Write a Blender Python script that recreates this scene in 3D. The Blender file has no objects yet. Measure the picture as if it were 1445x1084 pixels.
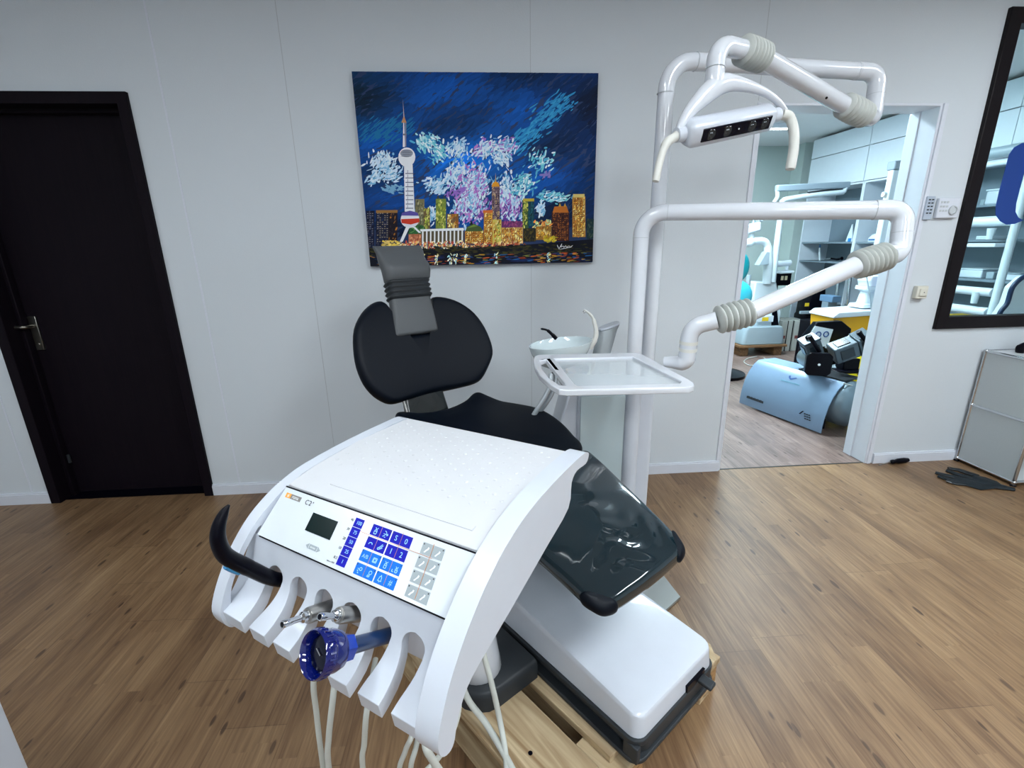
import bpy, bmesh, math, random
from mathutils import Vector, Matrix
from mathutils.geometry import tessellate_polygon
random.seed(7)
SC = bpy.context.scene
COL = SC.collection
V = Vector
R = math.radians

# ------------------------------------------------------------------ camera
FPX = 668.0; PITCH = .288; ROLL = -.0162; YAW = .0665
CAM = V((0, 0, 1.362))
fw = V((math.sin(YAW)*math.cos(PITCH), math.cos(YAW)*math.cos(PITCH), -math.sin(PITCH)))
rt = V((math.cos(YAW), -math.sin(YAW), 0)); up = rt.cross(fw)
cr_, sr_ = math.cos(ROLL), math.sin(ROLL)
RT = cr_*rt + sr_*up; UP = -sr_*rt + cr_*up
cd = bpy.data.cameras.new('camera'); cam = bpy.data.objects.new('camera', cd); COL.objects.link(cam)
cd.sensor_width = 36; cd.lens = FPX/1445*36; cd.clip_start = .02
m3 = Matrix((RT, UP, -fw)).transposed()
cam.matrix_world = Matrix.Translation(CAM) @ m3.to_4x4()
SC.camera = cam

def at(x, y, X=None, Y=None, Z=None):
    """world point seen at photo pixel (x, y) on a given world plane (used to measure the room)"""
    d = (x-722.5)/FPX*RT - (y-542)/FPX*UP + fw
    if Y is not None: t = Y/d.y
    elif Z is not None: t = (Z-CAM.z)/d.z
    else: t = X/d.x
    return CAM + t*d

# ------------------------------------------------------------------ materials
def lin(c):
    c = c/255
    return c/12.92 if c <= .04045 else ((c+.055)/1.055)**2.4
def rgb(c, a=1): return (lin(c[0]), lin(c[1]), lin(c[2]), a)
MATS = {}
def mat(name, c, rough=.5, metal=0, coat=0, noise=0, nscale=20, bump=0, bscale=200, trans=0, emit=0, ior=1.45, alpha=1, spec=.5):
    if name in MATS: return MATS[name]
    m = bpy.data.materials.new(name); m.use_nodes = True
    nt = m.node_tree; b = nt.nodes['Principled BSDF']
    b.inputs['Base Color'].default_value = rgb(c)
    b.inputs['Roughness'].default_value = rough
    b.inputs['Metallic'].default_value = metal
    b.inputs['IOR'].default_value = ior; b.inputs['Specular IOR Level'].default_value = spec
    if coat: b.inputs['Coat Weight'].default_value = coat; b.inputs['Coat Roughness'].default_value = .05
    if trans: b.inputs['Transmission Weight'].default_value = trans
    if alpha < 1: b.inputs['Alpha'].default_value = alpha
    if emit:
        b.inputs['Emission Color'].default_value = rgb(c); b.inputs['Emission Strength'].default_value = emit
    tc = nt.nodes.new('ShaderNodeTexCoord')
    if noise or not (bump or trans or emit):
        n = nt.nodes.new('ShaderNodeTexNoise'); n.inputs['Scale'].default_value = nscale; n.inputs['Detail'].default_value = 4
        nt.links.new(tc.outputs['Object'], n.inputs['Vector'])
        hs = nt.nodes.new('ShaderNodeHueSaturation'); hs.inputs['Color'].default_value = rgb(c)
        mr = nt.nodes.new('ShaderNodeMapRange'); k = noise or .03
        mr.inputs['To Min'].default_value = 1-k; mr.inputs['To Max'].default_value = 1+k
        nt.links.new(n.outputs['Fac'], mr.inputs['Value']); nt.links.new(mr.outputs[0], hs.inputs['Value'])
        nt.links.new(hs.outputs[0], b.inputs['Base Color'])
    if bump:
        n = nt.nodes.new('ShaderNodeTexNoise'); n.inputs['Scale'].default_value = bscale; n.inputs['Detail'].default_value = 3
        nt.links.new(tc.outputs['Object'], n.inputs['Vector'])
        bp = nt.nodes.new('ShaderNodeBump'); bp.inputs['Strength'].default_value = bump; bp.inputs['Distance'].default_value = .005
        nt.links.new(n.outputs['Fac'], bp.inputs['Height']); nt.links.new(bp.outputs[0], b.inputs['Normal'])
    MATS[name] = m
    return m

def floor_mat(name, tint, seed):
    m = bpy.data.materials.new(name); m.use_nodes = True; nt = m.node_tree; N = nt.nodes.new; L = nt.links.new
    b = nt.nodes['Principled BSDF']
    geo = N('ShaderNodeNewGeometry'); sx = N('ShaderNodeSeparateXYZ'); L(geo.outputs['Position'], sx.inputs[0])
    def ma(op, a, b_=None, c=None):
        n = N('ShaderNodeMath'); n.operation = op
        for i, q in enumerate((a, b_, c)):
            if q is None: continue
            if isinstance(q, (int, float)): n.inputs[i].default_value = q
            else: L(q, n.inputs[i])
        return n.outputs[0]
    W = .193
    xs = ma('DIVIDE', ma('ADD', sx.outputs['X'], .035+seed), W); row = ma('FLOOR', xs); fx = ma('FRACT', xs)
    wn = N('ShaderNodeTexWhiteNoise'); wn.noise_dimensions = '1D'; L(row, wn.inputs['W'])
    ys = ma('ADD', ma('DIVIDE', sx.outputs['Y'], 1.29), ma('MULTIPLY', wn.outputs['Value'], 7.3)); brd = ma('FLOOR', ys); fy = ma('FRACT', ys)
    # strips inside a plank
    xs3 = ma('MULTIPLY', xs, 3); strip = ma('FLOOR', xs3)
    ws = N('ShaderNodeTexWhiteNoise'); ws.noise_dimensions = '1D'; L(strip, ws.inputs['W'])
    ys3 = ma('ADD', ma('DIVIDE', sx.outputs['Y'], .62), ma('MULTIPLY', ws.outputs['Value'], 5.1)); st2 = ma('FLOOR', ys3)
    cb = N('ShaderNodeCombineXYZ'); L(row, cb.inputs[0]); L(brd, cb.inputs[1])
    wb = N('ShaderNodeTexWhiteNoise'); wb.noise_dimensions = '3D'; L(cb.outputs[0], wb.inputs['Vector'])
    cs = N('ShaderNodeCombineXYZ'); L(strip, cs.inputs[0]); L(st2, cs.inputs[1]); cs.inputs[2].default_value = 3.3
    wst = N('ShaderNodeTexWhiteNoise'); wst.noise_dimensions = '3D'; L(cs.outputs[0], wst.inputs['Vector'])
    # grain
    cg = N('ShaderNodeCombineXYZ'); L(ma('MULTIPLY', sx.outputs['X'], 46), cg.inputs[0]); L(ma('MULTIPLY', sx.outputs['Y'], 2.4), cg.inputs[1]); L(ma('MULTIPLY', wst.outputs['Value'], 37), cg.inputs[2])
    g = N('ShaderNodeTexNoise'); g.inputs['Scale'].default_value = 1; g.inputs['Detail'].default_value = 6; g.inputs['Roughness'].default_value = .65; g.inputs['Distortion'].default_value = .6; L(cg.outputs[0], g.inputs['Vector'])
    cg2 = N('ShaderNodeCombineXYZ'); L(ma('MULTIPLY', sx.outputs['X'], 160), cg2.inputs[0]); L(ma('MULTIPLY', sx.outputs['Y'], 7), cg2.inputs[1]); L(ma('MULTIPLY', wst.outputs['Value'], 17), cg2.inputs[2])
    g2 = N('ShaderNodeTexNoise'); g2.inputs['Scale'].default_value = 1; g2.inputs['Detail'].default_value = 3; L(cg2.outputs[0], g2.inputs['Vector'])
    # dark knots, stretched along the board
    ck = N('ShaderNodeCombineXYZ'); L(ma('MULTIPLY', sx.outputs['X'], 24), ck.inputs[0]); L(ma('MULTIPLY', sx.outputs['Y'], 7.5), ck.inputs[1])
    vk = N('ShaderNodeTexVoronoi'); vk.inputs['Scale'].default_value = 1; L(ck.outputs[0], vk.inputs['Vector'])
    sk = N('ShaderNodeSeparateColor'); L(vk.outputs['Color'], sk.inputs[0])
    big = ma('MULTIPLY', ma('SUBTRACT', sk.outputs[0], .15), .27)
    kn = ma('SUBTRACT', big, vk.outputs['Distance']); kn = ma('MULTIPLY', kn, 16); kn = ma('MINIMUM', ma('MAXIMUM', kn, 0), 1)
    kn2 = N('ShaderNodeTexNoise'); kn2.inputs['Scale'].default_value = 1.0; kn2.inputs['Detail'].default_value = 4; L(cg.outputs[0], kn2.inputs['Vector'])
    kk = ma('MULTIPLY', kn, ma('ADD', kn2.outputs['Fac'], .22))
    # soft smoky clouds of darker wood
    cc = N('ShaderNodeCombineXYZ'); L(ma('MULTIPLY', sx.outputs['X'], 7), cc.inputs[0]); L(ma('MULTIPLY', sx.outputs['Y'], 3), cc.inputs[1]); L(ma('MULTIPLY', wb.outputs['Value'], 9), cc.inputs[2])
    nc = N('ShaderNodeTexNoise'); nc.inputs['Scale'].default_value = 1; nc.inputs['Detail'].default_value = 3; L(cc.outputs[0], nc.inputs['Vector'])
    f = ma('ADD', ma('MULTIPLY', g.outputs['Fac'], .85), ma('MULTIPLY', g2.outputs['Fac'], .6))
    f = ma('ADD', f, ma('MULTIPLY', wst.outputs['Value'], .16)); f = ma('ADD', f, ma('MULTIPLY', wb.outputs['Value'], .12)); f = ma('ADD', f, ma('MULTIPLY', nc.outputs['Fac'], .5))
    f = ma('MULTIPLY', ma('SUBTRACT', f, .66), 1.05)
    ramp = N('ShaderNodeValToRGB'); L(f, ramp.inputs[0]); e = ramp.color_ramp.elements
    cols = tint
    e[0].position = .0; e[0].color = rgb(cols[0]); e[1].position = 1; e[1].color = rgb(cols[3])
    q = e.new(.35); q.color = rgb(cols[1]); q = e.new(.65); q.color = rgb(cols[2])
    mix = N('ShaderNodeMixRGB'); L(kk, mix.inputs[0]); L(ramp.outputs[0], mix.inputs[1]); mix.inputs[2].default_value = rgb((52, 34, 24))
    edge = ma('MINIMUM', ma('MINIMUM', fx, ma('SUBTRACT', 1, fx)), ma('MULTIPLY', ma('MINIMUM', fy, ma('SUBTRACT', 1, fy)), 6.7))
    gap = ma('SUBTRACT', 1, ma('MINIMUM', ma('MULTIPLY', edge, 110), 1))
    mix2 = N('ShaderNodeMixRGB'); L(ma('MULTIPLY', gap, .6), mix2.inputs[0]); L(mix.outputs[0], mix2.inputs[1]); mix2.inputs[2].default_value = rgb((60, 38, 22))
    L(mix2.outputs[0], b.inputs['Base Color'])
    b.inputs['Roughness'].default_value = .42
    bp = N('ShaderNodeBump'); bp.inputs['Strength'].default_value = .15; bp.inputs['Distance'].default_value = .002
    L(ma('SUBTRACT', g2.outputs['Fac'], gap), bp.inputs['Height']); L(bp.outputs[0], b.inputs['Normal'])
    return m

def wood_mat(name, cols, sc=(3, 40, 40)):
    m = bpy.data.materials.new(name); m.use_nodes = True; nt = m.node_tree; N = nt.nodes.new; L = nt.links.new
    b = nt.nodes['Principled BSDF']; tc = N('ShaderNodeTexCoord'); mp = N('ShaderNodeMapping'); mp.inputs['Scale'].default_value = sc
    L(tc.outputs['Object'], mp.inputs[0]); n = N('ShaderNodeTexNoise'); n.inputs['Scale'].default_value = 1; n.inputs['Detail'].default_value = 7; n.inputs['Distortion'].default_value = 1.2
    L(mp.outputs[0], n.inputs['Vector']); r = N('ShaderNodeValToRGB'); L(n.outputs['Fac'], r.inputs[0])
    r.color_ramp.elements[0].position = .3; r.color_ramp.elements[0].color = rgb(cols[0]); r.color_ramp.elements[1].position = .7; r.color_ramp.elements[1].color = rgb(cols[1])
    L(r.outputs[0], b.inputs['Base Color']); b.inputs['Roughness'].default_value = .7
    bp = N('ShaderNodeBump'); bp.inputs['Strength'].default_value = .3; bp.inputs['Distance'].default_value = .002; L(n.outputs['Fac'], bp.inputs['Height']); L(bp.outputs[0], b.inputs['Normal'])
    return m

M_wall = mat('wall_paint', (206, 211, 216), .75, noise=.012, nscale=3, bump=0)
M_wall2 = mat('wall_texture', (206, 213, 219), .8, bump=.12, bscale=260, spec=.3)
M_ceil = mat('ceiling_paint', (225, 227, 230), .9)
M_white = mat('white_lacquer', (198, 204, 214), .28, coat=.35)
M_trim = mat('white_trim', (212, 217, 227), .4)
M_enamel = mat('white_enamel', (208, 212, 219), .16, coat=.7)
M_cream = mat('cream_silicone', (204, 204, 198), .55)
M_gaiter = mat('gaiter_rubber', (180, 184, 180), .55)
M_hose = mat('hose_rubber', (196, 200, 194), .5)
M_black = mat('black_plastic', (5, 5, 14), .3, spec=.14)
M_brown = None
M_dgrey = mat('dark_grey_plastic', (44, 48, 52), .45, spec=.35)
M_grey = mat('grey_plastic', (84, 87, 90), .5, spec=.35)
M_uphol = mat('black_leather', (2, 9, 21), .5, noise=.1, bump=.05, bscale=500, spec=.22)
M_chrome = mat('chrome', (205, 208, 212), .12, metal=1)
M_steel = mat('brushed_steel', (168, 166, 162), .3, metal=1)
M_blue = mat('blue_key', (3, 9, 160), .4, spec=.25)
M_cyan = mat('cyan_key', (4, 106, 208), .4, spec=.25)
M_gkey = mat('grey_key', (150, 160, 164), .4)
M_ink = mat('dark_ink', (40, 44, 50), .5)
M_lcd = mat('lcd_screen', (5, 26, 26), .2, spec=.2)
M_iwht = mat('symbol_ink', (150, 205, 255), .5)
M_wink = mat('white_ink', (225, 230, 232), .5)

# ------------------------------------------------------------------ objects
class MB:
    def __init__(s): s.v = []; s.f = []; s.mi = []; s.cur = 0
    def add(s, vs, fs):
        o = len(s.v); s.v += [tuple(q) for q in vs]
        for f in fs: s.f.append(tuple(i+o for i in f)); s.mi.append(s.cur)
        return s
    def box(s, x0, x1, y0, y1, z0, z1):
        vs = [(x, y, z) for x in (x0, x1) for y in (y0, y1) for z in (z0, z1)]
        return s.add(vs, [(0, 1, 3, 2), (4, 6, 7, 5), (0, 4, 5, 1), (2, 3, 7, 6), (0, 2, 6, 4), (1, 5, 7, 3)])
    def obox(s, c, hx, hy, hz):
        """box from a centre and three half-axis vectors"""
        c = V(c); vs = [c+a*V(hx)+b*V(hy)+d*V(hz) for a in (-1, 1) for b in (-1, 1) for d in (-1, 1)]
        return s.add(vs, [(0, 1, 3, 2), (4, 6, 7, 5), (0, 4, 5, 1), (2, 3, 7, 6), (0, 2, 6, 4), (1, 5, 7, 3)])
    def bar(s, a, b, w, h, upv=(0, 0, 1)):
        a, b = V(a), V(b); d = b-a; sd = d.cross(V(upv)).normalized(); u = sd.cross(d).normalized()
        return s.obox((a+b)/2, d/2, sd*w/2, u*h/2)
    def tube(s, pts, r, n=16, cap=True, up0=None):
        pts = [V(p) for p in pts]; N = len(pts)
        rr = list(r) if isinstance(r, (list, tuple)) else [r]*N
        T = []
        for i in range(N):
            a = pts[max(i-1, 0)]; b = pts[min(i+1, N-1)]; t = (b-a)
            T.append(t.normalized() if t.length > 1e-9 else (T[-1] if T else V((0, 0, 1))))
        ref = V(up0) if up0 else (V((0, 0, 1)) if abs(T[0].z) < .9 else V((1, 0, 0)))
        u = (ref - ref.dot(T[0])*T[0]).normalized(); vs = []
        for i in range(N):
            u = (u - u.dot(T[i])*T[i]).normalized(); w = T[i].cross(u)
            ra, rb = rr[i] if isinstance(rr[i], tuple) else (rr[i], rr[i])
            for k in range(n):
                a = 2*math.pi*k/n; vs.append(pts[i]+u*math.cos(a)*ra+w*math.sin(a)*rb)
        fs = [(i*n+k, i*n+(k+1) % n, (i+1)*n+(k+1) % n, (i+1)*n+k) for i in range(N-1) for k in range(n)]
        if cap: fs += [tuple(range(n-1, -1, -1)), tuple((N-1)*n+k for k in range(n))]
        return s.add(vs, fs)
    def lathe(s, prof, o, ax, n=28):
        """profile of (radius, distance along the axis)"""
        o = V(o); ax = V(ax).normalized(); pts = [o+ax*h for _, h in prof]
        ref = V((1, 0, 0)) if abs(ax.x) < .8 else V((0, 1, 0)); u = (ref-ref.dot(ax)*ax).normalized(); w = ax.cross(u); vs = []
        for (r, h), p in zip(prof, pts):
            for k in range(n):
                a = 2*math.pi*k/n; vs.append(p+u*math.cos(a)*max(r, 1e-4)+w*math.sin(a)*max(r, 1e-4))
        N = len(prof); fs = [(i*n+k, i*n+(k+1) % n, (i+1)*n+(k+1) % n, (i+1)*n+k) for i in range(N-1) for k in range(n)]
        fs += [tuple(range(n-1, -1, -1)), tuple((N-1)*n+k for k in range(n))]
        return s.add(vs, fs)
    def prism(s, poly, fn, d0, d1, holes=()):
        """polygon (a, b) with optional holes, extruded from d0 to d1; fn(a, b, d) gives the point"""
        loops = [list(poly)]+[list(h) for h in holes]; flat = [p for l in loops for p in l]
        tri = tessellate_polygon([[V((a, b, 0)) for a, b in l] for l in loops]); n = len(flat)
        vs = [fn(a, b, d0) for a, b in flat]+[fn(a, b, d1) for a, b in flat]; fs = []
        for t in tri: fs.append(tuple(t)); fs.append(tuple(i+n for i in reversed(t)))
        o = 0
        for l in loops:
            k = len(l)
            for i in range(k): j = (i+1) % k; fs.append((o+i, o+j, o+j+n, o+i+n))
            o += k
        return s.add(vs, fs)
    def loft(s, rings, cap=True):
        n = len(rings[0]); vs = [p for r in rings for p in r]
        fs = [(i*n+k, i*n+(k+1) % n, (i+1)*n+(k+1) % n, (i+1)*n+k) for i in range(len(rings)-1) for k in range(n)]
        if cap: fs += [tuple(range(n-1, -1, -1)), tuple((len(rings)-1)*n+k for k in range(n))]
        return s.add(vs, fs)
    def ball(s, c, r, n=12, sc=(1, 1, 1)):
        prof = [(math.sin(math.pi*i/n)*r, -math.cos(math.pi*i/n)*r) for i in range(n+1)]
        o = len(s.v); s.lathe(prof, (0, 0, 0), (0, 0, 1), n*2)
        for i in range(o, len(s.v)): p = s.v[i]; s.v[i] = (c[0]+p[0]*sc[0], c[1]+p[1]*sc[1], c[2]+p[2]*sc[2])
        return s

def obj(name, mb, m, parent=None, off=None, smooth=40, bevel=0, bseg=2, sub=0, solid=0, merge=False):
    me = bpy.data.meshes.new(name)
    vs = mb.v if off is None else [tuple(V(p)-V(off)) for p in mb.v]
    me.from_pydata(vs, [], mb.f)
    for q in (m if isinstance(m, (list, tuple)) else [m]): me.materials.append(q)
    me.polygons.foreach_set('material_index', mb.mi)
    bm = bmesh.new(); bm.from_mesh(me)
    if merge: bmesh.ops.remove_doubles(bm, verts=bm.verts, dist=1e-5)
    bmesh.ops.dissolve_degenerate(bm, edges=bm.edges, dist=1e-7)
    bmesh.ops.recalc_face_normals(bm, faces=bm.faces); bm.to_mesh(me); bm.free()
    if smooth: me.shade_smooth(); me.set_sharp_from_angle(angle=R(smooth))
    o = bpy.data.objects.new(name, me); COL.objects.link(o)
    if parent: o.parent = parent
    if solid: d = o.modifiers.new('solid', 'SOLIDIFY'); d.thickness = solid; d.offset = -1
    if bevel: d = o.modifiers.new('bevel', 'BEVEL'); d.width = bevel; d.segments = bseg; d.limit_method = 'ANGLE'; d.angle_limit = R(35); d.harden_normals = False
    if sub: d = o.modifiers.new('sub', 'SUBSURF'); d.levels = sub; d.render_levels = sub
    return o

def tag(o, label, cat, group=None, kind=None):
    o['label'] = label; o['category'] = cat
    if group: o['group'] = group
    if kind: o['kind'] = kind
    return o
def thing(name, label, cat, loc=(0, 0, 0), rz=0, group=None, kind=None):
    o = bpy.data.objects.new(name, None); COL.objects.link(o); o.location = loc; o.rotation_euler = (0, 0, rz)
    o.empty_display_size = .1
    return tag(o, label, cat, group, kind)
class T:
    """a thing: an Empty at its base plus parts; world=True means part meshes are given in world coordinates"""
    def __init__(s, name, label, cat, loc=(0, 0, 0), rz=0, world=True, group=None, kind=None):
        s.root = thing(name, label, cat, loc, rz, group, kind); s.off = V(loc) if world else None
    def part(s, name, mb, m, parent=None, **k):
        lab = k.pop('label', None)
        o = obj(name, mb, m, parent or s.root, off=s.off, **k)
        if lab: o['label'] = lab
        return o
def struct(name, mb, m, label=None, cat=None, **k):
    o = obj(name, mb, m, None, **k); o['kind'] = 'structure'
    o['label'] = label or name.replace('_', ' '); o['category'] = cat or name.split('_')[0]
    return o

def single(name, mb, m, label, cat, base=None, group=None, **k):
    """a thing that is one mesh, its origin at its base"""
    if base is None:
        n = len(mb.v); base = (sum(p[0] for p in mb.v)/n, sum(p[1] for p in mb.v)/n, min(p[2] for p in mb.v))
    o = obj(name, mb, m, None, off=base, **k); o.location = base
    return tag(o, label, cat, group)

def arcpath(pts, rad, seg=8):
    """polyline with rounded corners"""
    pts = [V(p) for p in pts]; out = [pts[0]]
    for i in range(1, len(pts)-1):
        r = rad[i-1] if isinstance(rad, (list, tuple)) else rad
        a, b, c = pts[i-1], pts[i], pts[i+1]; d1 = (a-b).normalized(); d2 = (c-b).normalized()
        ang = d1.angle(d2); t = min(r/math.tan(ang/2), (a-b).length*.49, (c-b).length*.49); p0 = b+d1*t; p1 = b+d2*t
        rr = t*math.tan(ang/2); ce = b+(d1+d2).normalized()*(rr/math.sin(ang/2)); v0 = p0-ce; v1 = p1-ce
        for k in range(seg+1):
            q = k/seg; th = v0.angle(v1)
            w = (v0*math.sin((1-q)*th)+v1*math.sin(q*th))/math.sin(th); out.append(ce+w)
    out.append(pts[-1]); return out
def spline(pts, k=8):
    P = [V(p) for p in pts]; P = [2*P[0]-P[1]]+P+[2*P[-1]-P[-2]]; out = []
    for i in range(1, len(P)-2):
        for j in range(k):
            t = j/k; out.append(.5*((2*P[i])+(P[i+1]-P[i-1])*t+(2*P[i-1]-5*P[i]+4*P[i+1]-P[i+2])*t*t+(-P[i-1]+3*P[i]-3*P[i+1]+P[i+2])*t**3))
    out.append(P[-2]); return out
def lerp(a, b, t): return V(a)+(V(b)-V(a))*t
def gaiter(mb, pts, r, amp, rings, n=28, bulge=0):
    P = spline(pts, 14); L = len(P); rr = []
    Q = []; N = rings*8
    for i in range(N+1):
        f = i/N*(L-1); a = int(min(f, L-2)); Q.append(P[a].lerp(P[a+1], f-a))
        rr.append(r+bulge*math.sin(math.pi*i/N)+amp*(.5-.5*math.cos(2*math.pi*rings*i/N))**.6)
    mb.tube(Q, rr, n); return mb

def text(name, s, size, fn, m, parent, thick=.0003, label=None):
    """lettering: fn(x, y, z) maps flat text space to the parent's space"""
    c = bpy.data.curves.new(name, 'FONT'); c.body = s; c.size = size; c.align_x = 'CENTER'; c.align_y = 'CENTER'; c.extrude = thick; c.resolution_u = 3
    t = bpy.data.objects.new(name, c); COL.objects.link(t)
    dg = bpy.context.evaluated_depsgraph_get(); me = bpy.data.meshes.new_from_object(t.evaluated_get(dg))
    bpy.data.objects.remove(t); me.name = name
    for v in me.vertices: v.co = fn(v.co.x, v.co.y, v.co.z)
    me.materials.clear(); me.materials.append(m)
    o = bpy.data.objects.new(name, me); COL.objects.link(o); o.parent = parent
    if label: o['label'] = label
    return o

#==================================================================== ROOM
WY = 2.56; TH = .15; CEIL = 2.62
def wall_pieces(mb, fn, x0, x1, z0, z1, openings, y0, y1):
    """wall slab between y0 and y1 with rectangular openings"""
    xs = sorted({x0, x1, *[v for o in openings for v in o[:2]]}); zs = sorted({z0, z1, *[v for o in openings for v in o[2:]]})
    for i in range(len(xs)-1):
        for j in range(len(zs)-1):
            cx, cz = (xs[i]+xs[i+1])/2, (zs[j]+zs[j+1])/2
            if any(o[0] < cx < o[1] and o[2] < cz < o[3] for o in openings): continue
            mb.box(xs[i], xs[i+1], y0, y1, zs[j], zs[j+1])
    return mb
DX0, DX1, DZ = -2.44, -1.56, 2.05          # dark door
OX0, OX1, OZ = 1.435, 2.40, 2.015          # open doorway
NX0, NX1, NZ0, NZ1 = 2.632, 4.2, .848, 2.43 # window
XL, XR, YB = -3.3, 4.75, -3.0
KF = 1.08
def kz(z): return 1.362+(z-1.362)*KF
w = MB(); wall_pieces(w, None, XL, XR, 0, CEIL, [(DX0, DX1, 0, DZ), (OX0, OX1, 0, OZ), (NX0, NX1, NZ0, NZ1)], WY, WY+TH)
struct('wall_back', w, M_wall2, 'white panelled back wall with painting, door, doorway and window', 'wall', smooth=0)
struct('wall_left', MB().box(XL-.1, XL, YB, WY+TH, 0, CEIL), M_wall, 'white left wall', 'wall', smooth=0)
struct('wall_right', MB().box(XR, XR+.1, YB, 7.1, 0, CEIL), M_wall, 'white right wall running past the storeroom', 'wall', smooth=0)
struct('wall_front', MB().box(XL, XR, YB-.1, YB, 0, CEIL), M_wall, 'white wall behind the viewer', 'wall', smooth=0)
struct('ceiling', MB().box(XL, XR, YB, WY+TH, CEIL, CEIL+.1), M_ceil, 'white ceiling of the treatment room', 'ceiling', smooth=0)
M_floor = floor_mat('oak_laminate', [(74, 54, 38), (112, 85, 60), (138, 110, 80), (166, 138, 104)], 0)
M_floor2 = floor_mat('oak_laminate_greyed', [(64, 50, 46), (104, 86, 80), (132, 112, 104), (160, 140, 131)], .07)
struct('floor', MB().box(XL, XR, YB, WY+.02, -.1, 0), M_floor, 'oak laminate floor with dark knots', 'floor', smooth=0)
# storeroom shell
SX0, SX1, SY1, SZ = 1.0, 4.75, 6.36*KF, kz(2.5)
struct('floor_storeroom', MB().box(SX0, SX1, WY+.02, 7.0, -.1, -.001), M_floor2, 'greyish laminate floor of the storeroom', 'floor', smooth=0)
M_swall = mat('storeroom_paint', (182, 196, 194), .8)
struct('wall_storeroom_back', MB().box(SX0-.1, SX1, SY1, SY1+.1, 0, SZ), M_swall, 'pale green-grey far wall of the storeroom', 'wall', smooth=0)
struct('wall_storeroom_left', MB().box(SX0-.1, SX0, WY+TH, SY1, 0, SZ), M_swall, 'left wall of the storeroom', 'wall', smooth=0)
struct('ceiling_storeroom', MB().box(SX0, SX1, WY+TH, SY1, SZ, SZ+.1), M_ceil, 'white storeroom ceiling', 'ceiling', smooth=0)
tp = at(1118, 206, Y=SY1)
struct('trim_4', MB().box(4.40, SX1, 6.14*KF, SY1, 0, SZ), M_swall, 'pale boxed-in corner pillar of the storeroom', 'pillar', smooth=0)
# panel joints of the back wall: slim cover strips and a dark groove line
M_seam = mat('seam_grey', (178, 183, 188), .7)
def seam(i, x, z0, z1, lit=False):
    b = MB().box(x-.004, x+.004, WY-.0025, WY+.001, z0, z1) if lit else MB().box(x-.0012, x+.0012, WY-.0008, WY+.001, z0, z1)
    struct('trim_%d' % i, b, M_trim if lit else M_seam, ('white cover strip over a wall panel joint' if lit else 'fine joint line between wall panels')+[' left of the dark door', ' right of the dark door', ' left of the painting', ' behind the painting', ' above the doorway'][i-10], 'trim', smooth=0)
seam(10, -2.535, .07, CEIL, True); seam(11, -1.41, .07, CEIL, True); seam(12, -.854, .07, CEIL); seam(13, .282, .07, CEIL); seam(14, 1.42, OZ+.01, CEIL)
# baseboards
def base(n, x0, x1, lab):
    b = MB().box(x0, x1, WY-.014, WY+.001, 0, .058); b.box(x0, x1, WY-.009, WY+.001, .055, .066)
    for x in ((x0+.05), (x1-.03)): b.lathe([(.003, 0), (.003, .001)], (x, WY-.014, .032), (0, -1, 0), 8)
    struct(n, b, M_trim, lab, 'baseboard', bevel=.002)
base('baseboard_left', XL, DX0, 'white skirting board left of the dark door')
base('baseboard_middle', DX1, OX0, 'white skirting board between the dark door and the doorway')
base('baseboard_right', OX1+.035, XR, 'white skirting board right of the doorway')

# dark door
M_brown = wood_mat('dark_brown_veneer', ((7, 2, 12), (14, 6, 15)), (60, 60, 2.2)); M_brown.node_tree.nodes['Principled BSDF'].inputs['Specular IOR Level'].default_value = .15
MATS_db = M_brown
d = T('door_1', 'dark brown flush door in a dark frame on the left', 'door', (0, 0, 0), kind='structure')
b = MB().box(DX0+.05, DX1-.05, WY+.10, WY+.14, .006, DZ-.05); d.part('door_leaf', b, M_brown, bevel=.002)
fb = MB()
prof = [(DX0, 0), (DX0, DZ), (DX1, DZ), (DX1, 0), (DX1-.048, 0), (DX1-.048, DZ-.05), (DX0+.052, DZ-.05), (DX0+.052, 0)]
fb.prism(prof, lambda a, b_, e: (a, e, b_), WY-.018, WY+.15)
fb.box(DX0+.052, DX0+.07, WY+.06, WY+.099, 0, DZ-.05); fb.box(DX0+.05, DX1-.05, WY+.06, WY+.099, DZ-.07, DZ-.05); fb.box(DX1-.066, DX1-.048, WY+.06, WY+.099, 0, DZ-.05)
d.part('door_frame', fb, M_brown, bevel=.003)
hp = at(47, 460, Y=WY+.09)
h = MB().box(hp.x-.02, hp.x+.02, hp.y, hp.y+.012, hp.z-.13, hp.z+.05)
h.tube(arcpath([(hp.x, hp.y, hp.z), (hp.x, hp.y-.05, hp.z), (hp.x-.11, hp.y-.05, hp.z+.004)], .015), .009, 12)
h.lathe([(.009, 0), (.009, .006)], (hp.x, hp.y, hp.z-.1), (0, -1, 0), 12)
d.part('door_handle', h, mat('aged_steel', (150, 148, 140), .3, metal=1), bevel=.002, label='worn metal lever handle and plate')
hg = MB().lathe([(.008, 0), (.008, .05)], (DX0+.075, WY+.085, .2), (0, 0, 1), 10); d.part('hinge', hg, M_dgrey)
struct('trim_5', MB().box(DX0+.05, DX1-.05, WY+.02, WY+.15, -.002, .004), M_black, 'dark threshold under the brown door', 'threshold', smooth=0)

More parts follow.
